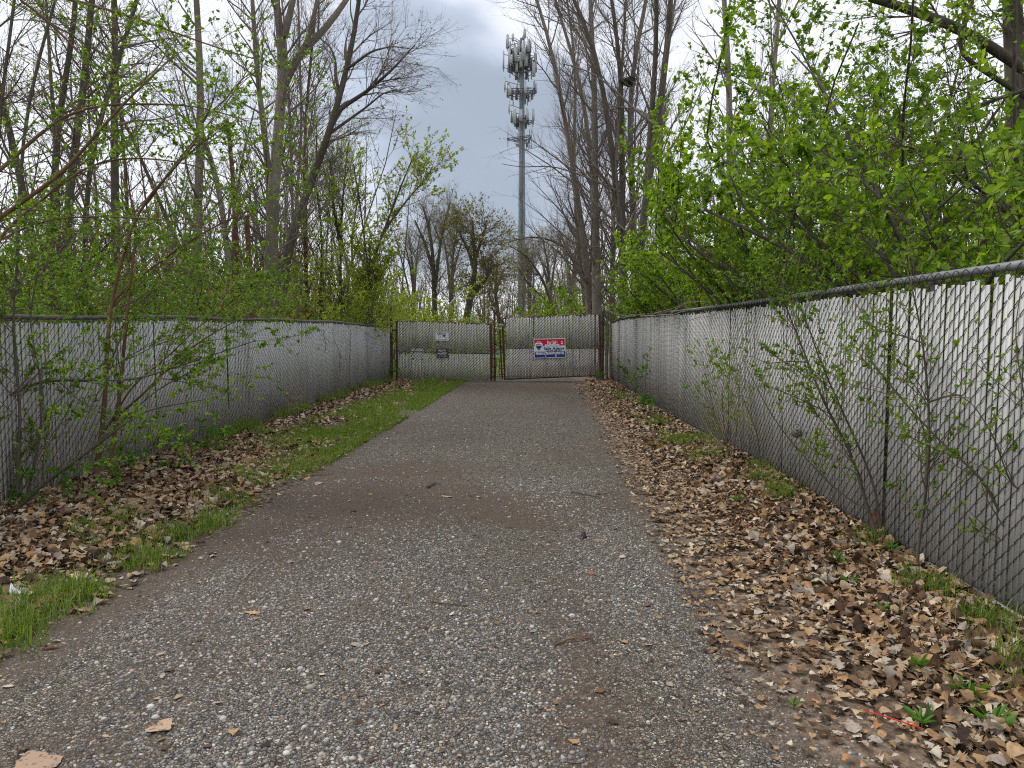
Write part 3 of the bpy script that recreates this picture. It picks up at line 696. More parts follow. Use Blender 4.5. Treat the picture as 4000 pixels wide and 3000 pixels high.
# posts beside the gate
def post(label, px, ptop, pbot, Y, r, mat, square=False, cap=True):
    b = P(px, pbot, Y); t_ = P(px, ptop, Y); o = empty('gate_post', (b[0], Y, 0), label, 'post')
    a = Acc()
    if square: box(a, (b[0] - r, Y - r, -0.3), (b[0] + r, Y + r, t_[2]))
    else: tubes(a, np.array([[b[0], Y, -0.3], [b[0], Y, t_[2] - 0.03]]), np.full(2, r), 10, cap=True)
    a.build('shaft', M[mat], o, smooth=not square)
    if cap:
        a = Acc(); tubes(a, np.array([[b[0], Y, t_[2] - 0.04], [b[0], Y, t_[2] - 0.01], [b[0], Y, t_[2] + 0.02]]), np.array([r * 1.15, r * 1.1, r * 0.3]), 10, cap=True); a.build('cap', M[mat], o, smooth=True)
    return o
post('rusty round gate post at the left hinge side, with a domed cap', 1531, 1203, 1490, GY + 0.06, 0.042, 'rust')
post('square weathered post standing just left of the rusty hinge post', 1513, 1222, 1488, GY + 0.35, 0.055, 'wood_grey', True, False)
post('rusty hinge post at the right end of the raised gate leaf', 2354, 1215, 1475, GY + 0.06, 0.036, 'rust')
post('dull grey end post of the right fence beside the gate', 2371, 1212, 1478, GY + 0.02, 0.035, 'galv_dark')
# hinges on the posts of the leaves
for px, who in ((1540, gl), (2348, gr)):
    for py in ((1290, 1450) if who is gl else (1260, 1350, 1440)):
        p = P(px, py, Yg); a = Acc(); box(a, (p[0] - .06, p[1] - .03, p[2] - .02), (p[0] + .06, p[1] + .03, p[2] + .02)); a.build('hinge', M['rust'], who)
# U-shaped drop rod
rt = empty('drop_rod', P(1946, 1496, GY - .05), 'thin black hairpin rod standing in the gap between the gate leaves', 'drop rod')
pts = [P(*q, GY - .05) for q in ((1935, 1496), (1937, 1450), (1939, 1406), (1941, 1402), (1945, 1401), (1949, 1402), (1951, 1406), (1952, 1450), (1954, 1496))]
pipe('rod', pts, 0.009, 'black_metal', rt, 6)
# chain with padlock
ch = empty('chain', P(1945, 1370, GY - .06), 'rusty chain looped around both gate leaves', 'chain')
rngc = np.random.default_rng(2)
cp = resample([P(1921, 1361, GY - .06), P(1932, 1368, GY - .10), P(1945, 1367, GY - .09), P(1957, 1361, GY - .10), P(1970, 1358, GY - .06)], 13)
for k in range(12):
    c0 = (cp[k] + cp[k + 1]) / 2; t_ = nrm(cp[k + 1] - cp[k]); u = nrm(np.cross(t_, [0, 0, 1.0] if k % 2 else [0, 1.0, 0.2]))
    an = np.linspace(0, 2 * math.pi, 11); ln_ = np.linalg.norm(cp[k + 1] - cp[k]) * 0.72
    ring = c0 + np.outer(np.cos(an) * ln_, t_) + np.outer(np.sin(an) * 0.014, u)
    a = Acc(); tubes(a, ring, np.full(11, 0.0055), 5); a.build('link', M['rust'], ch, smooth=True)
pl = empty('padlock', P(1944, 1380, GY - .1), 'padlock with blue trim hanging from the gate chain', 'padlock')
c0 = P(1944, 1381, GY - .1); a = Acc(); box(a, (-.03, -.014, -.035), (.03, .014, .02), None, c0); a.build('lock_body', M['blue_plastic'], pl)
an = np.linspace(0, math.pi, 8); pipe('shackle', [c0 + [0.02 * math.cos(q), 0, 0.02 + 0.05 * math.sin(q)] for q in an], 0.006, 'galv', pl, 6)
hd = empty('strap', P(1938, 1349, GY - .07), 'dark strap end stuck in the chain above the padlock', 'strap')
pipe('strap_body', [P(1934, 1339, GY - .08), P(1938, 1346, GY - .09), P(1943, 1352, GY - .08)], [0.018, 0.024, 0.02], 'black_metal', hd, 6)

# ------------------------------------------------------------ signs
def fitted_text(s, cx, cz, w, h, y, mat, name, parent, bold=0.0, rot=0.0, org=(0, 0, 0)):
    cu = bpy.data.curves.new('lettering', 'FONT'); cu.body = s; cu.size = 1; cu.offset = bold; cu.fill_mode = 'FRONT'
    ob = bpy.data.objects.new('tmp', cu); C.objects.link(ob)
    bpy.context.view_layer.update()
    me = bpy.data.meshes.new_from_object(ob.evaluated_get(bpy.context.evaluated_depsgraph_get()))
    bpy.data.objects.remove(ob)
    n = len(me.vertices); co = np.zeros(n * 3, np.float32); me.vertices.foreach_get('co', co); co = co.reshape(-1, 3)
    lo, hi = co.min(0), co.max(0)
    sx = w / (hi[0] - lo[0]); sz = h / (hi[1] - lo[1])
    X = (co[:, 0] - (lo[0] + hi[0]) / 2) * sx + cx; Z = (co[:, 1] - (lo[1] + hi[1]) / 2) * sz + cz
    me.vertices.foreach_set('co', np.stack([X, np.full(n, y), Z], 1).astype(np.float32).ravel())
    me.materials.clear(); me.materials.append(mat); me.name = name; me.update()
    o = bpy.data.objects.new(name, me); C.objects.link(o); o.parent = parent; return o
def poly_obj(name, pts2, y, mat, parent, th=0.0015):
    n = len(pts2); v = [(x, y, z) for x, z in pts2] + [(x, y + th, z) for x, z in pts2]
    f = [tuple(range(n)), tuple(range(2 * n - 1, n - 1, -1))] + [(i, i + n, (i + 1) % n + n, (i + 1) % n) for i in range(n)]
    me = bpy.data.meshes.new(name); me.from_pydata(v, [], f); me.materials.append(mat); me.update()
    o = bpy.data.objects.new(name, me); C.objects.link(o); o.parent = parent; return o
def rect(x0, z0, x1, z1, r=0.0):
    if not r: return [(x0, z0), (x1, z0), (x1, z1), (x0, z1)]
    out = []
    for cx, cz, a0 in ((x1 - r, z0 + r, -90), (x1 - r, z1 - r, 0), (x0 + r, z1 - r, 90), (x0 + r, z0 + r, 180)):
        for q in range(5): an = math.radians(a0 + q * 22.5); out.append((cx + r * math.cos(an), cz + r * math.sin(an)))
    return out
def circ(cx, cz, r, n=20, a0=0, a1=360): return [(cx + r * math.cos(math.radians(a0 + (a1 - a0) * k / n)), cz + r * math.sin(math.radians(a0 + (a1 - a0) * k / n))) for k in range(n + (a1 - a0 < 360))]
YS = GY - 0.045
def sign_root(name, label, px0, py0, px1, py1, tilt):
    c = P((px0 + px1) / 2, (py0 + py1) / 2, YS); w = P(px1, py0, YS)[0] - P(px0, py0, YS)[0]; h = P(px0, py0, YS)[2] - P(px0, py1, YS)[2]
    o = empty(name, c, label, 'sign'); o.rotation_euler = (0, math.radians(-tilt), math.radians(1.5)); return o, w, h
# camera notice
so, w, h = sign_root('warning_sign', 'small white camera notice with a smiley face, upper sign on the left leaf', 1701, 1297, 1752, 1332, 0)
poly_obj('plate', rect(-w / 2, -h / 2, w / 2, h / 2, 0.012), 0, M['sign_white'], so, 0.004)
for r_ in ((-w * .46, h * .43, w * .46, h * .45), (-w * .46, -h * .45, w * .46, -h * .43), (-w * .46, -h * .43, -w * .445, h * .43), (w * .445, -h * .43, w * .46, h * .43)):
    poly_obj('border', rect(*r_), -0.002, M['sign_black'], so)
fitted_text('SMILE!', -0.01, h * .30, w * .66, h * .20, -0.003, M['sign_black'], 'lettering', so, 0.02)
fitted_text("YOU'RE ON CAMERA", 0, -h * .33, w * .84, h * .12, -0.003, M['sign_black'], 'lettering', so, 0.005)
for k in range(24):
    pass
a_out = circ(-w * .2, 0.0, h * .17, 28); a_in = circ(-w * .2, 0.0, h * .148, 28)
acc = Acc(); v = [(x, -0.003, z) for x, z in a_out] + [(x, -0.003, z) for x, z in a_in]; acc.add(v, [[i, (i + 1) % 28, 28 + (i + 1) % 28, 28 + i] for i in range(28)])
face = acc; o = Acc(); o.add(np.array(v), acc.f[0]); fo = o.build('face_outline', M['sign_black']); fo.parent = so
for ex in (-.25, -.17): poly_obj('eye', [(w * ex + q * .7, h * .05 + r * 1.6) for q, r in circ(0, 0, h * .016, 10)], -0.003, M['sign_black'], so)
sm = [(-w * .2 + h * .09 * math.cos(t_), -h * .01 + h * .09 * math.sin(t_)) for t_ in np.linspace(math.radians(200), math.radians(340), 9)]
poly_obj('smile', sm + [(x * 1.0, z - h * .02) for x, z in sm[::-1]], -0.003, M['sign_black'], so)
poly_obj('camera_symbol', [(w * .02, h * .12), (w * .30, h * .17), (w * .28, h * .06), (w * .18, h * .02), (w * .30, -h * .12), (w * .24, -h * .12), (w * .13, h * .0), (w * .10, -h * .05), (w * .05, h * .0)], -0.003, M['sign_black'], so)
poly_obj('camera_symbol', [(w * .31, -h * .10), (w * .36, -h * .08), (w * .36, -h * .17), (w * .33, -h * .15)], -0.003, M['sign_black'], so)
# black notice
so, w, h = sign_root('warning_sign', 'small black notice with white capitals, lower sign on the left leaf', 1706, 1360, 1751, 1396, 2.0)
poly_obj('plate', rect(-w / 2, -h / 2, w / 2, h / 2, 0.01), 0, M['sign_black'], so, 0.004)
for r_ in ((-w * .47, h * .44, w * .47, h * .46), (-w * .47, -h * .46, w * .47, -h * .44), (-w * .47, -h * .44, -w * .455, h * .44), (w * .455, -h * .44, w * .47, h * .44)):
    poly_obj('border', rect(*r_), -0.002, M['sign_grey'], so)
fitted_text('PRIVATE', -w * .03, h * .24, w * .64, h * .22, -0.003, M['letter_white'], 'lettering', so, 0.0)
fitted_text('PROPERTY', 0, -h * .09, w * .82, h * .22, -0.003, M['letter_white'], 'lettering', so, 0.0)
fitted_text('NO TRESPASSING', 0.0, -h * .35, w * .66, h * .09, -0.003, M['letter_white'], 'lettering', so, 0.0)
# sale sign
so, w, h = sign_root('sale_sign', 'red white and blue property sale sign with a balloon emblem on the right leaf', 2085, 1322, 2209, 1398, 1.6)
poly_obj('board', rect(-w / 2, -h / 2, w / 2, h / 2), 0, M['sign_white'], so, 0.006)
poly_obj('red_band', rect(-w * .48, h * .12, w * .48, h * .46), -0.002, M['sign_red'], so)
poly_obj('blue_band', rect(-w * .48, -h * .47, w * .49, -h * .17), -0.002, M['sign_blue'], so)
poly_obj('balloon_field', rect(-w * .48, -h * .155, -w * .20, h * .10), -0.0035, M['sign_white'], so)
poly_obj('paper_strip', rect(-w * .15, h * .055, w * .31, h * .20), -0.004, M['sign_white'], so)
fitted_text('16.3 ACRES', w * .08, h * .125, w * .38, h * .085, -0.007, M['sign_grey'], 'lettering', so, 0.0)
fitted_text('For Sale', w * .09, h * .30, w * .33, h * .17, -0.006, M['letter_white'], 'lettering', so, 0.03)
fitted_text('Sally Adams', w * .14, -h * .035, w * .64, h * .18, -0.006, M['sign_blue'], 'lettering', so, 0.03)
fitted_text('cell: 248-388-3693', w * .14, -h * .125, w * .50, h * .075, -0.009, M['sign_black'], 'lettering', so, 0.01)
fitted_text('RE/MAX DREAM PROPERTIES', w * .01, -h * .265, w * .90, h * .13, -0.006, M['letter_white'], 'lettering', so, 0.035)
fitted_text('7.', -w * .13, -h * .395, w * .04, h * .08, -0.006, M['letter_white'], 'lettering', so, 0.03)
fitted_text('20', w * .19, -h * .395, w * .06, h * .08, -0.006, M['letter_white'], 'lettering', so, 0.03)
bx_, bz_, br_ = -w * .34, h * .17, w * .12
poly_obj('balloon', circ(bx_, bz_, br_, 28), -0.006, M['letter_white'], so)
poly_obj('balloon_red', circ(bx_, bz_, br_ * .93, 12, 45, 135), -0.008, M['sign_red'], so)
poly_obj('balloon_blue', [(bx_ - br_ * .86, bz_ - br_ * .22), (bx_ + br_ * .86, bz_ - br_ * .22), (bx_ + br_ * .55, bz_ - br_ * .75), (bx_ + br_ * .14, bz_ - br_ * 1.2), (bx_ - br_ * .14, bz_ - br_ * 1.2), (bx_ - br_ * .55, bz_ - br_ * .75)], -0.008, M['sign_blue'], so)
poly_obj('basket', rect(bx_ - br_ * .08, bz_ - br_ * 1.62, bx_ + br_ * .08, bz_ - br_ * 1.2), -0.008, M['sign_blue'], so)
fitted_text('RE/MAX', bx_, bz_ + br_ * .12, br_ * 1.45, br_ * .38, -0.010, M['sign_blue'], 'lettering', so, 0.03)
poly_obj('housing_mark', rect(w * .36, h * .19, w * .42, h * .27), -0.006, M['letter_white'], so)
poly_obj('housing_mark', [(w * .35, h * .30), (w * .43, h * .30), (w * .39, h * .37)], -0.006, M['letter_white'], so)

# ------------------------------------------------------------ cell tower
TY = 105.0
def TH(py): return P(2035, py, TY)[2]
tb = P(2038, 1290, TY); TX = tb[0]
tw = empty('cell_tower', (TX, TY, 0), 'tall grey steel monopole mast with antenna platforms above the trees', 'tower')
def pj(px, py): return P(px, py, TY)
a = Acc(); zt_ = TH(150); zs_ = np.array([0, 10, 20, 30, 37, zt_])
tubes(a, np.stack([np.full(6, TX), np.full(6, TY), zs_], 1), np.array([0.62, 0.56, 0.50, 0.42, 0.36, 0.30]), 18, cap=True); a.build('mast', M['tower_grey'], tw, smooth=True)
rng = np.random.default_rng(8)
def antenna(x, y, z, ang, w_, h_, d_=0.16, mat='panel_white'):
    a = Acc(); R = rotz(ang)
    box(a, (-w_ / 2, -d_ / 2, -h_ / 2), (w_ / 2, d_ / 2, h_ / 2), R, (x, y, z)); a.build('antenna_panel', M[mat], tw)
def platform(z, rad, faces, pipes, ph, panels, dark=True, rails=(0.0,), phase=0.3):
    fr_ = Acc()
    for k in range(faces):
        an = phase + k * 2 * math.pi / faces; c = np.array([TX + rad * math.cos(an), TY + rad * math.sin(an), z]); t_ = np.array([-math.sin(an), math.cos(an), 0])
        hl = rad * math.tan(math.pi / faces) * 0.92
        for dz in rails:
            tubes(fr_, np.array([c - t_ * hl + [0, 0, dz], c + t_ * hl + [0, 0, dz]]), np.full(2, 0.055), 6)
        for q in (-.35, .35): tubes(fr_, np.array([[TX, TY, z - 0.25], c + t_ * hl * q]), np.full(2, 0.07), 6)
        for q in np.linspace(-0.92, 0.92, pipes):
            b = c + t_ * hl * q; dz0 = rng.uniform(-0.35, 0.35)
            tubes(fr_, np.array([b + [0, 0, -ph / 2 + dz0], b + [0, 0, ph / 2 + dz0]]), np.full(2, 0.04), 6)
            out = np.array([math.cos(an), math.sin(an), 0])
            if rng.uniform() < panels:
                wv = rng.choice([0.34, 0.42, 0.5]); hv = rng.uniform(1.3, 2.1)
                p = b + out * 0.22 + [0, 0, dz0]; antenna(p[0], p[1], p[2], an + math.pi / 2, wv, hv)
            if rng.uniform() < panels * 0.8:
                p = b - out * 0.22 + [0, 0, dz0 - 0.3]; box(fr_, (-.17, -.12, -.32), (.17, .12, .32), rotz(an + math.pi / 2), p)
            if rng.uniform() < 0.4: tubes(fr_, np.array([b + [0, 0, -ph / 2 + dz0 - 0.5], b + [0, 0, -ph / 2 + dz0]]), np.full(2, 0.07), 5)
    fr_.build('platform', M['tower_dark'] if dark else M['tower_grey'], tw)
platform(TH(195), 0.95, 3, 5, 2.2, 0.8, rails=(-0.6, 0.6), phase=0.15)
platform(TH(240), 1.05, 3, 5, 2.2, 0.9, rails=(-0.6, 0.6), phase=1.0)
platform(TH(275), 1.1, 3, 5, 2.0, 0.6, rails=(-0.6, 0.2), phase=0.6)
platform(TH(360), 1.15, 3, 4, 2.2, 0.7, rails=(0.15, -0.15, -0.5), phase=0.5)
platform(TH(462), 0.95, 3, 4, 2.1, 0.8, rails=(-0.5, -0.8), phase=0.8)
platform(TH(545), 1.15, 3, 3, 2.0, 0.12, rails=(0.1, -0.1), phase=0.15)
for (x0, y0, x1, y1) in ((1979, 158, 1992, 210), (2001, 156, 2010, 182), (2046, 138, 2056, 170), (1988, 205, 1997, 270), (1967, 222, 1973, 290), (2039, 190, 2054, 255), (1972, 325, 1978, 370), (1989, 415, 1994, 455)):
    p = pj(x0, y1); q = pj(x1, y0); a = Acc(); box(a, (p[0], TY - 2.0, p[2]), (q[0], TY - 1.8, q[2])); a.build('antenna_panel', M['panel_white'], tw)
    m = (p + q) / 2; a = Acc(); tubes(a, np.array([[m[0], TY - 1.75, p[2] - 0.3], [m[0], TY - 1.75, q[2] + 0.2]]), np.full(2, 0.045), 5)
    for zz_ in (p[2] + 0.3, q[2] - 0.3): tubes(a, np.array([[m[0], TY - 1.75, zz_], [TX, TY, zz_ - 0.1]]), np.full(2, 0.045), 5)
    a.build('bracket', M['tower_dark'], tw)
a = Acc(); box(a, (-0.14, -0.55, 0), (0.14, -0.36, TH(360)), None, (TX, TY, 0)); a.build('cable_run', M['tower_dark'], tw)

# ------------------------------------------------------------ trees and shrubs
def ground_to(pts, zb=-0.1):
    pts = np.array(pts, float); return pts
def traced(pxs, Y, dY=0.0, r0=0.2, r1=0.08, n=12, top=None, bottom=True, topw=0.0):
    """polyline through image positions at depth Y (leaning dY over its length), carried down to the ground and up to height top"""
    k = len(pxs); pts = [P(x, y, Y + dY * i / max(k - 1, 1)) for i, (x, y) in enumerate(pxs)]
    if bottom and pts[0][2] > 0:
        d = pts[0] - pts[1]; b = pts[0] + d * (pts[0][2] / max(-d[2], 0.3) if d[2] < 0 else 1); b[2] = -0.15
        b[0] = pts[0][0] + 0.5 * (b[0] - pts[0][0]); b[1] = pts[0][1]; pts = [b] + pts
    if top and pts[-1][2] < top:
        d = nrm(pts[-1] - pts[-2]); d = nrm(d + np.array([0, 0, 0.4])); L = (top - pts[-1][2]) / max(d[2], 0.3)
        pts += [pts[-1] + d * L * 0.5, pts[-1] + d * L + np.array([topw, 0, 0])]; r1 = min(r1, 0.03)
    q = resample(pts, n); return q, np.linspace(r0, r1, n) ** 1.0
def stackp(ls):
    return np.stack([l[0] for l in ls]), np.stack([l[1] for l in ls])

def make_tree(label, trunks, seed, n1=26, n2=160, n3=900, L1=(1.5, 4.0), L2=(0.6, 1.8), L3=(0.25, 0.8), a1=(0.45, 0.95), t0=0.3, bark_='bark_grey', twig='twig_grey', leaf=None, nl=0, ls=(0.02, 0.04), group=None, trop=(0, 0, 0.5), name='tree', cat='tree', sides=8, wob=0.09, extra=None, low=None, rmax=0.035):
    """trunks: list of (pts,rad); extra: branches traced by hand"""
    rng = np.random.default_rng(seed)
    b = trunks[0][0][0]
    root = empty(name, (b[0], b[1], max(0.0, 0.0)), label, cat, group)
    T = stackp(trunks)
    a = Acc(); tubes(a, T[0], T[1], sides); a.build('trunk', M[bark_], root, smooth=True)
    c = Acc(); lv = []
    if extra:
        E = stackp(extra); tubes(c, E[0], E[1], 6)
    B1 = grow(rng, T, n1, t0, 0.98, L1, a1, 9, wob, trop, 0.42, 0.005, 0.55, rmax=rmax)
    tubes(c, B1[0], B1[1], 5)
    allp = [B1]
    if extra: par = (np.concatenate([resample_many(B1[0], 12), E[0]]), np.concatenate([resample_r(B1[1], 12), E[1]]))
    else: par = B1
    B2 = grow(rng, par, n2, 0.15, 0.98, L2, (0.4, 0.95), 6, wob * 1.3, trop, 0.55, 0.0026, 0.4, rmax=0.009); tubes(c, B2[0], B2[1], 4)
    if n3:
        B3 = grow(rng, B2, n3, 0.1, 1.0, L3, (0.35, 0.9), 4, wob * 1.6, trop, 0.55, 0.0014, 0.3, rmax=0.0035); tubes(c, B3[0], B3[1], 3)
    else: B3 = B2
    c.build('crown', M[twig], root, smooth=True)
    if leaf and nl:
        l = Acc(); leaves(l, rng, B3, int(nl * 0.75), ls); leaves(l, rng, B2, int(nl * 0.25), ls); l.build('foliage', M[leaf], root)
    return root
def resample_many(p, n):
    t = np.linspace(0, p.shape[1] - 1, n); i = np.minimum(t.astype(int), p.shape[1] - 2); f = (t - i)[None, :, None]
    return p[:, i] * (1 - f) + p[:, i + 1] * f
def resample_r(r, n):
    t = np.linspace(0, r.shape[1] - 1, n); i = np.minimum(t.astype(int), r.shape[1] - 2); f = (t - i)[None]
    return r[:, i] * (1 - f) + r[:, i + 1] * f

def copy_tree(root, label, loc, rz, s, group=None):
    r = root.copy(); C.objects.link(r); r.location = loc; r.rotation_euler = (0, 0, rz); r.scale = (s, s, s)
    r['label'] = label
    for ch in list(root.children):
        c = ch.copy(); C.objects.link(c); c.parent = r
    return r

def clampf(p, side):
    """keep stems on their own side of a fence below its top; above it they may hang over by up to half a metre"""
    if side is None: return
    z = p[..., 2]; over = np.clip((z - 1.85) * 1.2, 0, 0.9 if side == 'R' else 1.3)
    if side == 'R': p[..., 0] = np.maximum(p[..., 0], XRf(p[..., 1]) + 0.13 - over)
    else: p[..., 0] = np.minimum(p[..., 0], XLf(p[..., 1]) - 0.15 + over)
def make_shrub(label, base, seed, ns=9, H=(2.0, 3.2), spread=0.5, lean=(0, 0, 0), n1=70, n2=420, n3=0, leaf='leaf_mid', nl=6000, ls=(0.022, 0.045), bark_='twig_brown', r0=0.022, group=None, arch=-0.55, br=0.35, L1=(0.6, 1.5), L2=(0.2, 0.7), cat='shrub', name='shrub', wr=0.55, tlo=0.25, lt0=0.1, clamp=None):
    rng = np.random.default_rng(seed); base = np.array(base, float)
    root = empty(name, (base[0], base[1], 0), label, cat, group)
    d = nrm(np.stack([rng.normal(size=ns) * spread, rng.normal(size=ns) * spread, np.ones(ns)], 1) + np.array(lean))
    L = rng.uniform(H[0], H[1], ns) * 1.12; K = 10
    pts = np.zeros((ns, K, 3)); pts[:, 0] = base + np.stack([rng.normal(size=ns) * br, rng.normal(size=ns) * br, np.full(ns, -0.05)], 1)
    hor = nrm(d * np.array([1, 1, 0]) + 1e-6)
    for k in range(1, K):
        d = nrm(d + rng.normal(size=(ns, 3)) * 0.07 + hor * 0.05 + np.array([0, 0, arch]) * (k / K) ** 2 * 0.22)
        pts[:, k] = pts[:, k - 1] + d * (L / (K - 1))[:, None]
    clampf(pts, clamp); rad = rng.uniform(0.6, 1.1, (ns, 1)) * r0 * np.linspace(1, 0.25, K)[None]
    S_ = Acc(); tubes(S_, pts, rad, 6)
    B1 = grow(rng, (pts, rad), n1, K * 0 + tlo, 1.0, L1, (0.4, 1.0), 7, 0.10, (0, 0, 0.15 + arch * 0.4), 0.5, 0.0022, 0.3, rmax=0.006); clampf(B1[0], clamp); tubes(S_, B1[0], B1[1], 4)
    B2 = grow(rng, B1, n2, 0.1, 1.0, L2, (0.4, 1.1), 5, 0.13, (0, 0, 0.0), 0.55, 0.0011, 0.3, rmax=0.0024); clampf(B2[0], clamp); tubes(S_, B2[0], B2[1], 3)
    S_.build('stems', M[bark_], root, smooth=True)
    if nl:
        l = Acc(); leaves(l, rng, B2, int(nl * 0.72), ls, lt0, wr=wr); leaves(l, rng, B1, int(nl * 0.28), ls, 0.3, wr=wr); l.build('foliage', M[leaf], root)
    return root

G_R = 'bare trees rising behind the right fence'; G_L = 'tall trees behind the left fence'
t = traced
# ---- right group (pixel traces of the photo turned into points 18-27 m away)
rt_spec = [
 ('slender grey trunk leaning left, nearest to the mast, right group', [(2310,1300),(2290,1000),(2257,796),(2238,627),(2213,506),(2189,386),(2170,241),(2131,96),(2093,0)], 23, .13, .06, 101),
 ('thin bare trunk leaning left, second from the mast', [(2330,1300),(2320,1000),(2320,800),(2310,580),(2286,434),(2266,313),(2237,217),(2199,96),(2165,0)], 24.5, .13, .06, 102),
 ('thin wavy bare trunk forking low behind the right gate leaf', [(2300,1300),(2262,1000),(2245,760),(2238,600),(2247,434),(2252,265),(2237,145),(2213,0)], 26, .10, .05, 103),
 ('thickest upright bare trunk above the sale sign end of the gate', [(2335,1300),(2328,1000),(2324,796),(2320,675),(2324,530),(2324,337),(2315,193),(2305,0)], 22, .17, .08, 104),
 ('mossy bare trunk leaning left across its neighbours in the right group', [(2450,1300),(2430,950),(2416,796),(2406,699),(2382,530),(2363,386),(2344,241),(2310,120),(2237,0)], 20, .12, .06, 105),
 ('straight dark bare trunk carrying the bird nest', [(2435,1300),(2430,796),(2430,386),(2425,217),(2387,0)], 21, .125, .06, 106),
 ('grey bare trunk bending right at its top beside the nest', [(2480,1300),(2474,796),(2464,603),(2454,434),(2464,289),(2488,169),(2527,0)], 21.5, .135, .07, 107),
 ('dark leaning bare trunk rightmost of the tight group, forked at mid height', [(2480,1300),(2500,900),(2522,796),(2541,675),(2570,458),(2594,289),(2618,96),(2623,0)], 19, .14, .06, 108),
 ('pale straight trunk rising out of the green thicket on the right', [(2860,1200),(2850,700),(2850,434),(2855,289),(2840,169),(2826,0)], 17, .11, .06, 109),
 ('thin bare tree behind the pale trunk on the right', [(3010,1150),(3005,700),(3010,400),(3030,200),(3045,0)], 16, .07, .04, 110),
 ('grey pole-like trunk in the thicket right of the leaning group', [(2585,1100),(2578,900),(2575,720),(2582,500),(2600,250),(2640,0)], 27, .13, .07, 111),
]
for lab, px, Y, r0_, r1_, sd in rt_spec:
    tr1 = [t(px, Y, 0.6, r0_, r1_, 16, top=15)]
    ex = None
    if sd == 108: tr1.append(t([(2522,796),(2532,651),(2541,482),(2560,289),(2565,0)], 19.2, .5, .09, .04, 16, top=15, bottom=False))
    make_tree(lab, tr1, sd, n1=32, n2=260, n3=1300, L1=(1.2, 3.8), L2=(0.6, 1.7), L3=(0.25, 0.75), a1=(0.4, 0.95), t0=0.12, group=G_R, bark_='bark_dark' if sd in (106, 108, 105) else 'bark_grey', trop=(-0.05, 0, 0.55), leaf='leaf_bud', nl=500, ls=(0.02, 0.04))
# long oblique limbs of the right group reaching left over the gate
lb = [t([(2440,900),(2330,800),(2200,680),(2080,600),(2010,560)], 20, 0, .035, .01, 12, bottom=False),
      t([(2420,750),(2290,690),(2140,640),(2060,660),(1960,640)], 20, 0, .03, .008, 12, bottom=False),
      t([(2600,520),(2480,430),(2380,330),(2290,270),(2200,250)], 18, 0, .04, .01, 12, bottom=False)]
make_tree('many-stemmed bare tree with long limbs reaching left in front of the mast', [t([(2390,1300),(2392,1000),(2400,700),(2420,400),(2440,100)], 22.4, 0, .09, .04, 16, top=13)], 120, n1=60, n2=420, n3=1800, L1=(1.5, 4.2), L2=(.7, 1.8), a1=(.5, 1.1), t0=0.08, group=G_R, trop=(-.1, 0, .25), extra=lb, leaf='leaf_bud', nl=400)

# ---- left group
make_tree('large grey forked tree with a long limb rising to the right', [t([(1055,1300),(1063,796),(1072,675),(1092,482),(1104,337),(1111,145),(1090,50),(1077,0)], 20, 0, .24, .08, 18, top=16),
          t([(1111,145),(1128,70),(1145,0)], 20, 0, .10, .05, 18, top=15, bottom=False), t([(1112,330),(1150,240),(1193,183),(1260,130),(1313,53),(1357,0)], 20, .8, .12, .06, 18, top=14, bottom=False),
          t([(1200,178),(1217,96),(1241,0)], 20.2, 0, .07, .04, 18, top=14, bottom=False)], 201, n1=60, n2=460, n3=2300, L1=(1.5, 4.0), t0=.2, group=G_L, leaf='leaf_bud', nl=500, ls=(.02, .04))
make_tree('straight trunk just left of the large forked tree, bent at its top', [t([(1050,1280),(1058,900),(1053,627),(1024,482),(1005,300),(1000,241),(985,0)], 21.5, 0, .15, .07, 16, top=15)], 202, n1=40, n2=300, n3=1400, t0=.2, group=G_L)
make_tree('dark tree leaning right with ivy on its trunk, crown over the drive', [t([(1090,1250),(1117,975),(1153,880),(1215,700),(1284,545),(1309,434),(1333,362),(1362,241),(1386,145),(1405,0)], 19, 0, .16, .05, 18, top=12.5),
          t([(1300,470),(1320,430),(1434,357),(1530,275),(1580,220),(1622,174)], 19, 0, .07, .015, 18, bottom=False), t([(1290,520),(1345,480),(1430,420),(1500,360),(1550,350)], 19, .5, .045, .012, 18, bottom=False),
          t([(1325,360),(1310,300),(1312,240),(1290,180),(1250,150)], 19, .5, .05, .015, 18, bottom=False), t([(1350,270),(1370,260),(1450,200),(1530,180),(1600,190)], 19, -.5, .04, .01, 18, bottom=False)],
          203, n1=70, n2=560, n3=2600, L1=(.9, 2.6), L2=(.5, 1.3), L3=(.2, .6), t0=.3, bark_='bark_dark', group=G_L, leaf='leaf_bud', nl=1800, ls=(.02, .045), trop=(.3, 0, .25))
make_tree('tall dark trunk far left of the forked tree with drooping limbs', [t([(455,1250),(448,627),(444,482),(444,337),(458,145),(448,0)], 17, 0, .13, .08, 16, top=15)], 204, n1=44, n2=320, n3=1500, t0=.25, bark_='bark_dark', group=G_L, a1=(.7, 1.3), trop=(.1, 0, .15))
make_tree('tall bare grey trunk midway between the two dark trunks on the left', [t([(765,1250),(771,796),(783,579),(786,386),(781,193),(767,0)], 18.5, 0, .15, .09, 16, top=16), t([(790,520),(850,700),(880,900)][::-1], 18.7, 0, .10, .06, 16)], 205, n1=50, n2=380, n3=1700, t0=.25, group=G_L, a1=(.6, 1.2), leaf='leaf_yellow', nl=700, ls=(.025, .05))
make_tree('broken reddish snag standing between bare trunks, left side', [t([(930,1200),(920,900),(916,723),(902,603),(887,468)], 18, 0, .11, .045, 12)], 206, n1=8, n2=30, n3=0, L1=(.3, .9), bark_='bark_rust', group=G_L)
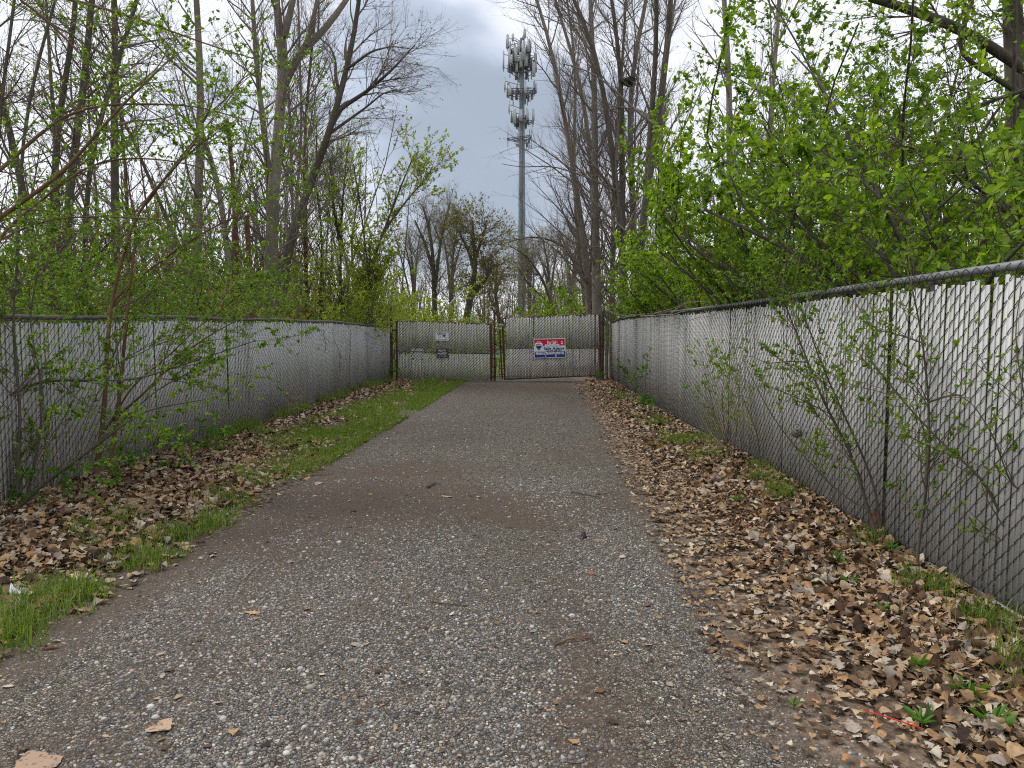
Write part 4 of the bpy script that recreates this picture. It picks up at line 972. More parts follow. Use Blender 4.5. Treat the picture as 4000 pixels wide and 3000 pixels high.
make_tree('short rotten rust brown snag behind the left fence', [t([(985,1250),(975,1050),(967,930),(963,842)], 16, 0, .075, .05, 10)], 207, n1=3, n2=8, n3=0, L1=(.1, .4), L2=(.1, .3), bark_='bark_rust', group=G_L)
make_tree('leaning multi-stem tree with yellow buds at the upper left', [t([(250,1250),(270,650),(315,480),(337,290),(345,100),(360,0)], 13, 0, .10, .05, 16, top=11), t([(200,900),(231,386),(290,190),(300,0)], 13.3, 0, .08, .04, 16, top=11), t([(170,1200),(75,650),(20,450),(-40,200)], 13, 0, .09, .04, 16, top=10), t([(330,900),(345,600),(480,180),(530,40)], 13.6, 0, .06, .03, 16, top=11)],
          208, n1=90, n2=620, n3=2600, L1=(1.0, 3.0), t0=.15, bark_='bark_dark', twig='twig_brown', group=G_L, a1=(.5, 1.2), leaf='leaf_yellow', nl=4500, ls=(.02, .05), trop=(.2, 0, .15))
make_tree('leaf-budding tree at the left frame edge with reddish limb', [t([(60,1200),(85,500),(140,240),(200,80)], 9.5, 0, .028, .016, 14, top=7.5), t([(-60,1300),(-20,700),(10,330),(60,0)], 10, 0, .03, .018, 14, top=7.5)], 209, n1=60, n2=420, n3=1500, L1=(.8, 2.4), L2=(.4, 1.1), L3=(.2, .5), t0=.2, bark_='bark_dark', twig='twig_brown', group=G_L, a1=(.5, 1.2), leaf='leaf_yellow', nl=2600, ls=(.02, .045), trop=(.2, 0, .1))
make_tree('young bare tree with fine upright twigs behind the forked tree', [t([(1150,1200),(1140,700),(1130,400),(1120,150),(1100,0)], 26, 0, .07, .04, 14, top=15), t([(1150,900),(1180,500),(1170,200),(1165,0)], 26.5, 0, .06, .03, 14, top=15, bottom=False)], 210, n1=60, n2=420, n3=1600, t0=.1, group=G_L, a1=(.3, .7), leaf='leaf_bud', nl=600)
make_tree('bare tree with peeling reddish trunk above the middle of the left fence', [t([(1200,1200),(1190,900),(1185,700),(1190,500),(1205,300),(1230,100)], 24, 0, .08, .04, 14, top=14)], 211, n1=50, n2=360, n3=1400, t0=.1, group=G_L, bark_='bark_rust', a1=(.4, .9), leaf='leaf_bud', nl=900)

# ---- small leafing trees near the gate, left
make_tree('small tree with fresh yellow-green leaves leaning out left of the gate', [t([(1430,1300),(1440,1060),(1490,920),(1530,830),(1560,740),(1600,640),(1620,600)], 20.5, 0, .07, .015, 14), t([(1440,1060),(1420,900),(1400,750),(1380,640)], 20.5, 0, .05, .015, 14), t([(1500,900),(1590,780),(1680,680),(1690,650)], 20.5, 0, .03, .01, 14, bottom=False)],
          220, n1=60, n2=460, n3=1700, L1=(.7, 2.0), L2=(.4, 1.0), L3=(.15, .5), t0=.2, bark_='bark_dark', twig='twig_brown', leaf='leaf_yellow', nl=12000, ls=(.04, .085), trop=(.2, 0, .6), a1=(.3, .8))
make_tree('feathery budding tree behind the leaning small tree, left of the gate', [t([(1330,1300),(1330,950),(1340,750),(1360,560)], 23, 0, .06, .02, 14), t([(1335,1000),(1300,800),(1290,620)], 23, 0, .05, .015, 14, bottom=False), t([(1250,1200),(1260,900),(1230,700)], 23, 0, .05, .02, 14)],
          221, n1=70, n2=560, n3=2200, L1=(.8, 2.2), t0=.15, bark_='bark_dark', twig='twig_olive', leaf='leaf_yellow', nl=12000, ls=(.03, .06), trop=(0, 0, .6), a1=(.3, .8))

# ---- background trees beyond the gate
bt = make_tree('bare spreading tree beyond the left gate leaf', [t([(1700,1230),(1695,1130),(1692,1000),(1680,900),(1650,800)], 42, 0, .22, .05, 14), t([(1700,1120),(1720,950),(1740,850),(1760,790)], 42, 0, .12, .04, 14, bottom=False), t([(1690,1050),(1660,950),(1620,860)], 42, 0, .12, .04, 14, bottom=False)],
               301, n1=50, n2=420, n3=2200, L1=(1.5, 3.6), L2=(.8, 1.8), L3=(.4, 1.0), t0=.35, bark_='bark_dark', twig='twig_grey', leaf='leaf_bronze', nl=1200, ls=(.05, .1))
ok_ = make_tree('broad oak with bronze young leaves beyond the middle of the gate', [t([(1820,1250),(1835,1180),(1845,1130),(1860,1040),(1850,950),(1845,860)], 40, 0, .28, .06, 14), t([(1848,1150),(1900,1090),(1930,1030)], 40, 0, .13, .04, 14, bottom=False), t([(1855,1060),(1830,980),(1790,900)], 40, 0, .12, .04, 14, bottom=False), t([(1858,1000),(1890,920),(1900,860)], 40, 0, .10, .04, 14, bottom=False)],
               302, n1=60, n2=560, n3=2800, L1=(1.5, 3.4), L2=(.8, 1.8), L3=(.4, .9), t0=.3, bark_='bark_dark', twig='twig_brown', leaf='leaf_bronze', nl=9000, ls=(.06, .12), a1=(.6, 1.2), trop=(0, 0, .1))
for k, (px, Y, h_, rz, src, lab) in enumerate((
    (1620, 55, 1.0, 1.2, bt, 'thin bare tree beyond the gate, behind the leaning leafy tree'),
    (1760, 60, 1.15, 2.6, bt, 'bare tree half hidden behind the bronze oak'),
    (1960, 62, 0.95, 4.0, ok_, 'small hazy tree just left of the mast foot'),
    (2070, 70, 1.1, 5.1, bt, 'bare tree directly behind the mast foot'),
    (2150, 52, 0.9, 0.6, bt, 'bare tree right of the mast foot beyond the right gate leaf'),
    (2230, 60, 1.1, 3.3, bt, 'distant bare tree behind the right group of trunks'))):
    p = P(px, 1300, Y); copy_tree(src, lab, (p[0], Y, 0), rz, h_)
# low branchy tree in front of the mast foot
make_tree('low bare tree with crooked drooping limbs in front of the mast foot', [t([(2200,1300),(2160,1200),(2110,1150),(2060,1110),(2020,1040)], 30, 0, .09, .02, 14), t([(2160,1200),(2120,1090),(2060,1000),(1990,960)], 30, 0, .07, .02, 14, bottom=False), t([(2280,1100),(2200,950),(2080,920),(1970,950)], 30, 0, .06, .02, 14, bottom=False)],
          303, n1=50, n2=380, n3=1300, L1=(.8, 2.4), t0=.1, bark_='bark_dark', a1=(.5, 1.2), trop=(-.2, 0, .1), leaf='leaf_yellow', nl=900, ls=(.04, .08))

# ---- far wood: one mass of stems and young leaves closing the view
def wood(label, xs_, ys_, n, seed, leaf, H=(5, 10), nl=20000):
    rng = np.random.default_rng(seed); x = rng.uniform(*xs_, n); y = rng.uniform(*ys_, n); h = rng.uniform(H[0], H[1], n)
    K = 6; pts = np.zeros((n, K, 3)); pts[:, 0] = np.stack([x, y, 0 * x], 1); d = nrm(rng.normal(size=(n, 3)) * [.12, .12, 0] + [0, 0, 1])
    for k in range(1, K):
        d = nrm(d + rng.normal(size=(n, 3)) * .08); pts[:, k] = pts[:, k - 1] + d * (h / (K - 1))[:, None]
    rad = rng.uniform(.04, .12, (n, 1)) * np.linspace(1, .25, K)[None]
    a = Acc(); tubes(a, pts, rad, 5)
    B1 = grow(rng, (pts, rad), n * 14, .1, 1, (.8, 2.6), (.4, 1.1), 5, .12, (0, 0, .4), .5, .01, .4); tubes(a, B1[0], B1[1], 3)
    B2 = grow(rng, B1, n * 50, .1, 1, (.4, 1.3), (.4, 1.1), 4, .15, (0, 0, .3), .6, .006, .3); tubes(a, B2[0], B2[1], 3)
    o = a.build('far_wood', M['twig_brown'], None, smooth=True); tag(o, label, 'woodland', kind='stuff')
    l = Acc(); leaves(l, rng, B2, nl, (.05, .12)); q = l.build('far_foliage', M[leaf], None); tag(q, label.replace('bare stems', 'young leaves'), 'woodland', kind='stuff')
wood('distant mass of bare stems closing the view beyond the gate', (-40, 30), (62, 90), 330, 401, 'leaf_bronze', (5, 12), 130000)
wood('mass of bare stems deep in the wood behind the left fence', (-34, -8), (20, 50), 170, 402, 'leaf_bud', (6, 11), 30000)
wood('mass of bare stems deep in the wood behind the right fence', (6, 34), (16, 60), 190, 403, 'leaf_yellow', (5, 10), 45000)

def brush(label, xs_, ys_, n, seed, leaf, H, nl):
    rng = np.random.default_rng(seed); x = rng.uniform(*xs_, n); y = rng.uniform(*ys_, n); h = rng.uniform(H[0], H[1], n); K = 5
    pts = np.zeros((n, K, 3)); pts[:, 0] = np.stack([x, y, 0 * x], 1); d = nrm(rng.normal(size=(n, 3)) * [.4, .4, 0] + [0, 0, 1])
    for k in range(1, K): d = nrm(d + rng.normal(size=(n, 3)) * .12); pts[:, k] = pts[:, k - 1] + d * (h / (K - 1))[:, None]
    a = Acc(); S = (pts, np.full((n, K), .012) * np.linspace(1, .4, K)[None]); tubes(a, S[0], S[1], 3)
    B = grow(rng, S, n * 9, .1, 1, (.4, 1.1), (.4, 1.2), 4, .2, (0, 0, .2), .6, .004, .3); tubes(a, B[0], B[1], 3)
    tag(a.build('undergrowth', M['twig_brown'], None, smooth=True), label, 'undergrowth', kind='stuff')
    l = Acc(); leaves(l, rng, B, nl, (.04, .09)); tag(l.build('undergrowth_leaves', M[leaf], None), label.replace('brown canes', 'new leaves'), 'undergrowth', kind='stuff')
brush('low brown canes of undergrowth far beyond the gate', (-26, 22), (44, 64), 1500, 411, 'leaf_bronze', (1.4, 4.4), 80000)
brush('low brown canes of undergrowth behind the left fence', (-22, -7.5), (9, 34), 700, 412, 'leaf_bud', (1.6, 3.6), 26000)
brush('low brown canes of undergrowth behind the right fence', (5.5, 22), (9, 40), 700, 413, 'leaf_mid', (1.6, 3.6), 34000)

# ---- thickets behind the left fence
shl = [
 # px, Y, H, ns, leaf, nl, label
 (1230, 22.5, (2.6, 4.6), 'leaf_yellow', 6500, 'yellow-green bush behind the far third of the left fence'),
 (1400, 23.5, (2.6, 4.6), 'leaf_yellow', 6500, 'yellow-green bush behind the weathered post'),
 (1530, 26.0, (2.6, 4.4), 'leaf_yellow', 6500, 'taller yellow-green bush beyond the left gate post'),
 (1080, 18.5, (2.0, 3.2), 'leaf_mid', 6000, 'green bush in front of the large forked tree'),
 (900, 15.0, (2.0, 3.0), 'leaf_yellow', 5200, 'thin-leaved bush behind the middle of the left fence'),
 (720, 13.0, (2.0, 3.1), 'leaf_mid', 5200, 'green bush in front of the tall bare grey trunk'),
 (520, 11.0, (2.2, 4.0), 'leaf_mid', 5600, 'green bush behind the orange stemmed shrub'),
 (300, 10.0, (2.4, 4.4), 'leaf_mid', 6000, 'large green bush left of the orange stemmed shrub'),
 (80, 9.0, (2.4, 4.4), 'leaf_mid', 6500, 'large green bush behind the fence at the left frame edge'),
 (1150, 27.0, (2.6, 4.2), 'leaf_mid', 5000, 'hazy green bush deep behind the far left fence'),
 (840, 21.0, (2.4, 4.0), 'leaf_bud', 5200, 'reddish budding bush deep behind the left fence'),
 (600, 17.0, (2.4, 4.0), 'leaf_bud', 5200, 'reddish budding thicket between the dark trunks'),
 (380, 15.0, (2.4, 4.0), 'leaf_yellow', 5000, 'pale green thicket deep at the left'),
 (150, 14.0, (2.6, 4.4), 'leaf_mid', 5200, 'dense green thicket deep at the far left'),
]
for k, (px, Y, H, lf, nl, lab) in enumerate(shl):
    p = P(px, 1400, Y)
    make_shrub(lab, (min(p[0], XLf(min(Y, 21)) - 0.7 if Y < 21.5 else p[0]), Y, 0), 500 + k, ns=12, H=H, spread=.42, n1=110, n2=620, leaf=lf, nl=int(nl * 2.0), ls=(.026, .052) if Y < 14 else (.034, .068), br=.7, group='bushes behind the left fence', clamp='L' if Y < 21.2 else None, arch=-.4, bark_='twig_olive' if k % 2 else 'twig_brown')
# beyond the gate
for k, (px, Y, H, lf, nl, lab) in enumerate((
    (1650, 30, (1.6, 2.8), 'leaf_yellow', 4200, 'low bush of brown canes and green leaves beyond the left gate leaf'),
    (1785, 27, (1.5, 2.4), 'leaf_yellow', 1500, 'small bright sapling rising behind the left gate leaf'),
    (1560, 34, (2.4, 4.0), 'leaf_yellow', 5000, 'bright bush beyond the gate at the foot of the bare spreading tree'),
    (1900, 50, (2.0, 3.4), 'leaf_bronze', 3500, 'dull brown bush beyond the gap between the gate leaves'),
    (2110, 40, (1.8, 3.0), 'leaf_mid', 4000, 'low green bush beyond the right gate leaf left end'),
    (2190, 30, (2.2, 3.4), 'leaf_bright', 5000, 'bright green bush beyond the sale sign'),
    (2290, 27, (2.4, 3.6), 'leaf_bright', 5500, 'bright green bush beyond the raised end of the right leaf'),
    (2230, 36, (3.0, 4.6), 'leaf_yellow', 4500, 'taller pale bush at the foot of the right trunks'))):
    p = P(px, 1400, Y)
    make_shrub(lab, (p[0], Y, 0), 540 + k, ns=5 if k == 1 else 12, H=H, spread=.12 if k == 1 else .42, n1=24 if k == 1 else 100, n2=120 if k == 1 else 560, L1=(.3, .6) if k == 1 else (.6, 1.5), leaf=lf, nl=int(nl * 1.5), ls=(.055, .11), br=.15 if k == 1 else .9, group='bushes beyond the gate', arch=-.1 if k == 1 else -.3)

# ---- thickets behind the right fence
shr = [
 (2440, 20.0, (1.6, 2.6), 'leaf_bright', 6000, 'bright bush at the far end of the right fence'),
 (2560, 16.5, (2.2, 3.7), 'leaf_bright', 11000, 'dense rounded bright green bush hanging over the far right fence'),
 (2700, 14.0, (2.2, 3.7), 'leaf_bright', 9000, 'tall bright green bush second from the far end of the right fence'),
 (2850, 12.0, (2.4, 4.2), 'leaf_bright', 9000, 'tall green bush in front of the pale straight trunk'),
 (3020, 10.0, (2.4, 4.9), 'leaf_bright', 9500, 'tall green bush behind the middle of the right fence'),
 (3250, 8.6, (2.4, 5.2), 'leaf_bright', 8500, 'green thicket above the wasp nest stretch of the right fence'),
 (3500, 7.4, (2.2, 5.0), 'leaf_bright', 9500, 'arching green shrub above the near right fence'),
 (3800, 6.4, (2.0, 4.6), 'leaf_mid', 8500, 'large-leaved shrub behind the near right fence'),
 (4050, 5.4, (2.0, 3.8), 'leaf_bright', 4500, 'leafy shrub at the right frame edge'),
 (3230, 13.0, (3.6, 7.6), 'leaf_bright', 9000, 'tall leafy shrub with sky showing through, deep on the right'),
 (3450, 10.5, (4.2, 7.4), 'leaf_mid', 12000, 'tall loose shrub deep behind the near right fence'),
 (3080, 17.0, (3.4, 6.4), 'leaf_bright', 6500, 'tall loose shrub behind the pale trunk'),
 (3800, 9.0, (4.0, 6.6), 'leaf_mid', 11000, 'tall dark green shrub deep at the far right'),
 (2650, 20.0, (2.0, 3.2), 'leaf_mid', 6000, 'green thicket behind the rightmost leaning trunk'),
]
for k, (px, Y, H, lf, nl, lab) in enumerate(shr):
    p = P(px, 1400, Y); x_ = max(p[0], XRf(min(Y, 21)) + .95)
    make_shrub(lab, (x_, Y, 0), 560 + k, ns=13, H=H, spread=.26 if H[1] > 6 else .40, lean=(.10 if H[1] > 6 else -.10, 0, 0), n1=120, n2=760, leaf=lf, nl=int(nl * 1.45), ls=(.035, .072) if Y < 11 else (.04, .08), br=.6, clamp='R', group='bushes behind the right fence', arch=-.5, bark_='bark_dark', r0=.03, wr=.62)  # dark stem colour carries the backlit look of these branches

# ---- big tree at the right frame edge and its limbs
make_tree('thick rough trunk at the right frame edge with limbs reaching over the fence', [t([(4080,1400),(4010,1000),(3990,700),(3980,400),(3960,150),(3950,0)], 9, 0, .24, .17, 16, top=8),
    t([(4000,270),(3850,170),(3700,90),(3530,30),(3400,-10)], 8.5, -.3, .06, .045, 16, bottom=False), t([(4010,380),(3880,300),(3770,230),(3740,170),(3765,90),(3800,0)], 8, 0, .03, .018, 16, bottom=False),
    t([(4100,1000),(3900,790),(3750,678),(3587,597),(3429,548),(3342,515)], 8, 0, .035, .014, 16, bottom=False), t([(3400,920),(3300,870),(3180,730),(3050,620),(2980,480)], 8.5, 0, .024, .01, 16, bottom=False), t([(4100,320),(3700,450),(3500,560),(3350,620),(3250,640)], 7.5, 0, .02, .008, 16, bottom=False), t([(4050,620),(3700,620),(3500,560),(3350,540),(3250,545)], 8.5, 0, .022, .008, 16, bottom=False)],
    601, n1=80, n2=560, n3=2000, rmax=.012, L1=(.6, 1.7), L2=(.4, 1.1), L3=(.2, .55), t0=.12, bark_='bark_dark', twig='twig_brown', leaf='leaf_bright', nl=15000, ls=(.03, .06), a1=(.5, 1.2), trop=(-.05, 0, .1), cat='tree')
make_tree('bent trunk inside the thicket above the near right fence', [t([(3640,1250),(3100,950),(3055,800),(3045,700),(3050,500)], 11.5, 0, .07, .04, 14)], 602, n1=20, n2=120, n3=300, bark_='bark_dark', twig='twig_brown', leaf='leaf_bright', nl=900)

# ---- hand-traced foreground shrubs
def fg_shrub(label, stems, seed, n1, n2, nl, bark_, leaf, ls, L1, L2, trop=(0, 0, .1), a1=(.4, 1.0), nm='shrub', t0=.25, lt0=.25, tw='twig_brown'):
    rng = np.random.default_rng(seed); T = stackp(stems); b = T[0][0, 0]
    root = empty(nm, (b[0], b[1], 0), label, 'shrub'); a = Acc(); tubes(a, T[0], T[1], 8); a.build('stems', M[bark_], root, smooth=True)
    c = Acc(); B1 = grow(rng, T, n1, t0, 1.0, L1, a1, 8, .07, trop, .5, .0016, .3, rmax=.006); tubes(c, B1[0], B1[1], 5)
    B2 = grow(rng, B1, n2, .1, 1.0, L2, (.4, 1.0), 5, .10, trop, .55, .0009, .3, rmax=.0022); tubes(c, B2[0], B2[1], 3); c.build('twigs', M[tw], root, smooth=True)
    l = Acc(); leaves(l, rng, B2, int(nl * .75), ls, lt0); leaves(l, rng, B1, int(nl * .25), ls, .4); l.build('foliage', M[leaf], root); return root
n_ = 18
yb = 6.55
fg_shrub('tall orange-brown stemmed shrub growing in front of the left fence', [
   t([(368,1925),(372,1868),(398,1700),(415,1500),(419,1327),(429,1197),(482,989),(530,835),(590,740),(651,700),(760,560)], yb, 0, .026, .010, n_, bottom=False),
   t([(424,1925),(428,1850),(455,1650),(472,1500),(487,1327),(501,1172),(525,970),(545,830),(500,740),(472,680)], yb, 0, .024, .008, n_, bottom=False),
   t([(420,1230),(458,1148),(579,1057),(723,951),(868,869),(1000,811)], yb, .3, .015, .006, n_, bottom=False),
   t([(430,1650),(560,1540),(700,1390),(850,1290),(1000,1215)], yb, .2, .014, .004, n_, bottom=False),
   t([(400,1700),(520,1500),(650,1400),(800,1250),(960,1180)], yb, -.3, .010, .004, n_, bottom=False),
   t([(574,796),(675,651),(781,521),(892,395),(988,241)], yb, .4, .010, .004, n_, bottom=False)], 701, 60, 420, 7500, 'bark_orange', 'leaf_mid', (.02, .042), (.4, 1.3), (.15, .55), trop=(.25, 0, .05), t0=.3)
fg_shrub('dark stemmed sprawling shrub at the left frame edge in front of the fence', [
   t([(65,1975),(70,1800),(81,1617),(60,1400),(50,1200),(70,1000)], 5.6, 0, .016, .007, n_, bottom=False),
   t([(0,2070),(108,1943),(179,1883),(271,1818),(430,1700),(560,1600),(800,1560)], 5.3, 0, .016, .004, n_, bottom=False),
   t([(100,1960),(160,1700),(165,1500),(110,1250),(150,1050)], 5.7, 0, .012, .004, n_, bottom=False),
   t([(-60,1640),(0,1557),(130,1484),(293,1484),(515,1490),(760,1410),(1000,1330)], 5.5, .9, .013, .004, n_, bottom=False),
   t([(260,1830),(420,1700),(600,1530),(800,1420),(900,1390)], 6.0, .5, .009, .003, n_, bottom=False)], 702, 54, 380, 6500, 'bark_dark', 'leaf_mid', (.02, .045), (.3, 1.1), (.12, .5), trop=(.3, 0, .05), t0=.1)
fg_shrub('overhanging orange-brown boughs sweeping up from the left frame edge', [
   t([(-300,1000),(-100,920),(0,855),(72,796),(241,685),(386,511),(472,415),(560,330),(675,220)], 5.2, .3, .022, .006, n_, bottom=False),
   t([(-120,760),(20,650),(92,579),(217,468),(337,415),(472,405),(771,410),(960,470)], 5.6, .4, .018, .004, n_, bottom=False),
   t([(-100,1150),(0,900),(140,800),(270,700),(330,640),(520,610),(760,640),(900,700)], 5.6, .4, .014, .004, n_, bottom=False),
   t([(-100,1000),(60,900),(200,850),(400,845),(640,855),(850,900),(1010,920)], 5.9, .4, .010, .003, n_, bottom=False),
   t([(-200,-60),(100,-40),(289,0),(511,63),(675,125),(892,202),(1000,231)], 7.5, .4, .022, .006, n_, bottom=False),
   t([(80,0),(200,90),(330,230),(480,360),(640,470),(820,560)], 7.0, .4, .012, .004, n_, bottom=False)], 703, 70, 520, 7500, 'bark_orange', 'leaf_mid', (.02, .042), (.3, 1.2), (.12, .5), trop=(.25, 0, .1), t0=.1)
# extra leaf-bearing shrub volume overhanging the left fence
for k, (px, Y, H, nl, lab) in enumerate(((120, 6.6, (1.9, 3.0), 5200, 'dense leafy shrub pressed against the near left fence'), (520, 8.0, (1.7, 2.6), 3600, 'leafy shrub spilling over the left fence right of the orange stems'), (700, 10.2, (1.6, 2.3), 3200, 'low twiggy shrub spilling over the left fence before its bare stretch'))):
    make_shrub(lab, (XLf(Y) - .45, Y, 0), 720 + k, ns=12, H=H, spread=.45, lean=(.22, 0, 0), n1=90, n2=600, leaf='leaf_mid', nl=int(nl * 1.6), ls=(.024, .048), br=.3, arch=-.6, r0=.014, clamp='L', group='shrubs leaning over the left fence')
p = G(640, 1800); make_shrub('low green sapling cluster at the fence foot right of the orange stems', (p[0], p[1], 0), 730, ns=14, H=(.25, .65), spread=.6, n1=50, n2=160, leaf='weed', nl=1000, ls=(.03, .055), br=.28, arch=-.2, r0=.006, L1=(.1, .3), L2=(.06, .15))
p = G(30, 1990); make_shrub('low leafy sapling at the left frame edge near the ground', (p[0] + .1, p[1], 0), 731, ns=9, H=(.3, .7), spread=.5, n1=40, n2=140, leaf='weed', nl=700, ls=(.03, .05), br=.2, arch=-.2, r0=.006, L1=(.1, .3), L2=(.06, .15))

# right foreground
fg_shrub('dark twin-stemmed shrub with sparse leaves in front of the right fence', [
   t([(3435,2120),(3425,2100),(3362,1896),(3328,1768),(3247,1632),(3198,1524),(3155,1415),(3117,1307),(3073,1220),(3050,1130)], 4.75, .5, .013, .004, n_, bottom=False),
   t([(3445,2115),(3420,1900),(3377,1795),(3290,1605),(3204,1415),(3160,1280),(3120,1180)], 4.9, .4, .010, .004, n_, bottom=False),
   t([(3155,1415),(3090,1410),(3000,1420),(2930,1390)], 5.2, .3, .006, .002, n_, bottom=False),
   t([(3400,1995),(3362,1982),(3252,1904),(3174,1817),(3080,1716),(3000,1600),(2900,1400)], 4.9, .6, .007, .002, n_, bottom=False)], 710, 46, 260, 3200, 'bark_dark', 'leaf_mid', (.018, .036), (.25, .8), (.08, .35), trop=(-.2, 0, .15), t0=.15, lt0=.3)
fg_shrub('upright single-stemmed sapling before the near right fence', [
   t([(3583,2215),(3581,2150),(3613,1974),(3628,1778),(3632,1713),(3627,1551),(3605,1334),(3567,1133),(3551,1084)], 4.25, .2, .010, .004, n_, bottom=False),
   t([(3605,1340),(3520,1310),(3430,1290),(3370,1240)], 4.3, .2, .005, .002, n_, bottom=False),
   t([(3630,1570),(3720,1540),(3900,1560),(4000,1540)], 4.2, -.2, .006, .002, n_, bottom=False)], 711, 38, 200, 1500, 'bark_dark', 'leaf_mid', (.018, .036), (.2, .7), (.08, .3), trop=(0, 0, .1), t0=.1, lt0=.3)
fg_shrub('long bowed stem crossing the near right fence from the frame edge', [
   t([(4060,2330),(4000,2201),(3911,2013),(3832,1849),(3707,1763),(3652,1700),(3524,1567),(3431,1442),(3380,1380)], 3.6, .7, .009, .003, n_, bottom=False),
   t([(4060,1960),(3950,1900),(3880,1700),(3790,1560),(3700,1530)], 3.6, .3, .005, .002, n_, bottom=False),
   t([(4100,2200),(4060,1800),(3990,1500),(3960,1300),(3990,1120)], 3.5, .1, .006, .002, n_, bottom=False)], 712, 36, 180, 1200, 'twig_olive', 'leaf_mid', (.018, .036), (.2, .6), (.08, .3), trop=(0, 0, .1), t0=.1, lt0=.3)
fg_shrub('fine straw-coloured twiggy shrub halfway along the right fence', [
   t([(2860,1820),(2880,1650),(2890,1500),(2870,1350)], 7.6, .2, .006, .002, n_, bottom=False), t([(2870,1815),(2800,1650),(2760,1480),(2740,1380)], 7.7, .3, .006, .002, n_, bottom=False),
   t([(2850,1810),(2820,1600),(2830,1400),(2900,1300)], 7.6, .3, .006, .002, n_, bottom=False), t([(2980,1890),(2960,1700),(2900,1550),(2860,1450)], 7.0, .3, .006, .002, n_, bottom=False)], 713, 60, 380, 2400, 'twig_olive', 'leaf_mid', (.014, .028), (.2, .7), (.08, .35), trop=(-.05, 0, .3), t0=.1, tw='straw')
# small climbers on the fence faces
for k, (px, py, Y, side, lab) in enumerate(((2535, 1400, 12.6, 'R', 'small leafy shoot poking through the far right fence, upper'), (2560, 1560, 12.0, 'R', 'small leafy tuft at the foot of the far right fence'), (2432, 1420, 17.5, 'R', 'little green tuft on the far end of the right fence'), (1523, 1440, 20.9, 'L', 'weedy climber wrapped around the left gate post'), (2352, 1450, 20.6, 'R', 'small weed climber at the right gate post foot'))):
    p = P(px, py, Y); H_ = (.2, .5) if side == 'R' else (.5, 1.2)
    b = (p[0] - .03, Y, 0)
    sh_ = make_shrub(lab, (b[0], Y, 0), 740 + k, ns=5, H=(max(p[2], .3) * .9, max(p[2], .3) * 1.15), spread=.05, n1=14, n2=50, leaf='weed', nl=260, ls=(.03, .055), br=.03, arch=0, r0=.005, L1=(.08, .22), L2=(.05, .12), tlo=.5, cat='climber', name='climber')
# withered vines over the left fence
def vines(label, specs, bark_='twig_brown', r=.006, seed=1):
    rng = np.random.default_rng(seed); ls_ = [t(px, Y, dY, r * s_, r * s_ * .5, 16, bottom=False) for px, Y, dY, s_ in specs]
    T = stackp(ls_); T[0][:, 1:-1] += rng.normal(size=T[0][:, 1:-1].shape) * .008
    root = empty('dry_vine', T[0][0, 0] * [1, 1, 0], label, 'vine'); a = Acc(); tubes(a, T[0], T[1], 5)
    B = grow(rng, T, 60, .1, 1, (.15, .5), (.4, 1.2), 6, .25, (0, 0, -.3), .6, .0015); tubes(a, B[0], B[1], 3); a.build('vine_stems', M[bark_], root, smooth=True)
vines('withered brown vines hanging over the top of the left fence near the gate', [([(1265,1245),(1262,1300),(1275,1360),(1255,1420)], 14.4, .1, 1.3), ([(1290,1250),(1300,1310),(1330,1380),(1325,1450)], 15.2, .1, 1.2), ([(1240,1252),(1330,1262),(1420,1290),(1470,1330)], 15.0, 3, .9), ([(1370,1290),(1366,1400),(1364,1500)], 16.2, 0, 1.1), ([(1180,1250),(1250,1290),(1300,1350)], 13.8, .8, .8)], seed=3)
vines('dry grass stalk with a drooping brown seed head by the left fence', [([(1128,1630),(1133,1580),(1142,1530),(1152,1510)], 11.6, 0, 1.2), ([(1130,1630),(1130,1590),(1136,1540)], 11.6, 0, .8)], 'straw', seed=4)
vines('tangle of pale dry canes lying along the top of the right fence', [([(2500,1235),(2620,1230),(2760,1195),(2900,1180),(3050,1150)], 12.5, -3.5, 1.2), ([(2480,1250),(2560,1225),(2700,1180),(2800,1170)], 13, -3, .9), ([(2600,1240),(2680,1180),(2720,1120),(2740,1100)], 11, 0, 1.0), ([(2350,1190),(2390,1225),(2440,1235),(2520,1225)], 15, -2, .9), ([(2700,1250),(2860,1215),(3000,1190)], 9.5, -1.5, .9)], 'straw', seed=5)
vines('long pale curved dry cane hanging in the right thicket', [([(2640,940),(2760,850),(2870,740),(2930,680),(2960,560)], 9.5, 0, 1.1), ([(3040,880),(3090,900),(3100,960),(3060,1030),(3000,1050)], 9.0, 0, 1.0)], 'straw', seed=6)

# ---- nests
def ball(acc, c, r, rng, n=60, sq=0.8):
    c = np.array(c); d = nrm(rng.normal(size=(n, 3))); u = nrm(np.cross(d, rng.normal(size=(n, 3)))); s = np.linspace(-1.1, 1.1, 8)
    pts = c + r * (d[:, None] * np.cos(s)[None, :, None] + u[:, None] * np.sin(s)[None, :, None]) * [1, 1, sq]
    tubes(acc, pts * 1.0, np.full((n, 8), r * .06), 3)
rng = np.random.default_rng(55)
p = P(2452, 318, 21.2); o = empty('bird_nest', p, 'dark twig nest high in the fork of bare trunks on the right', 'nest'); a = Acc()
for q in range(6): ball(a, p + rng.normal(size=3) * [.08, .08, .07], .12, rng, 45, .7)
a.build('nest_twigs', M['bark_dark'], o)
p = P(3112, 1690, 4.85); o = empty('paper_nest', p, 'small round grey papery nest hanging in the shrub before the right fence', 'nest'); a = Acc(); ball(a, p, .036, rng, 90, .9); ball(a, p, .026, rng, 70, 1.0); ball(a, p + [.006, 0, -.006], .032, rng, 30, .8); a.build('nest_shell', M['nest_grey'], o)

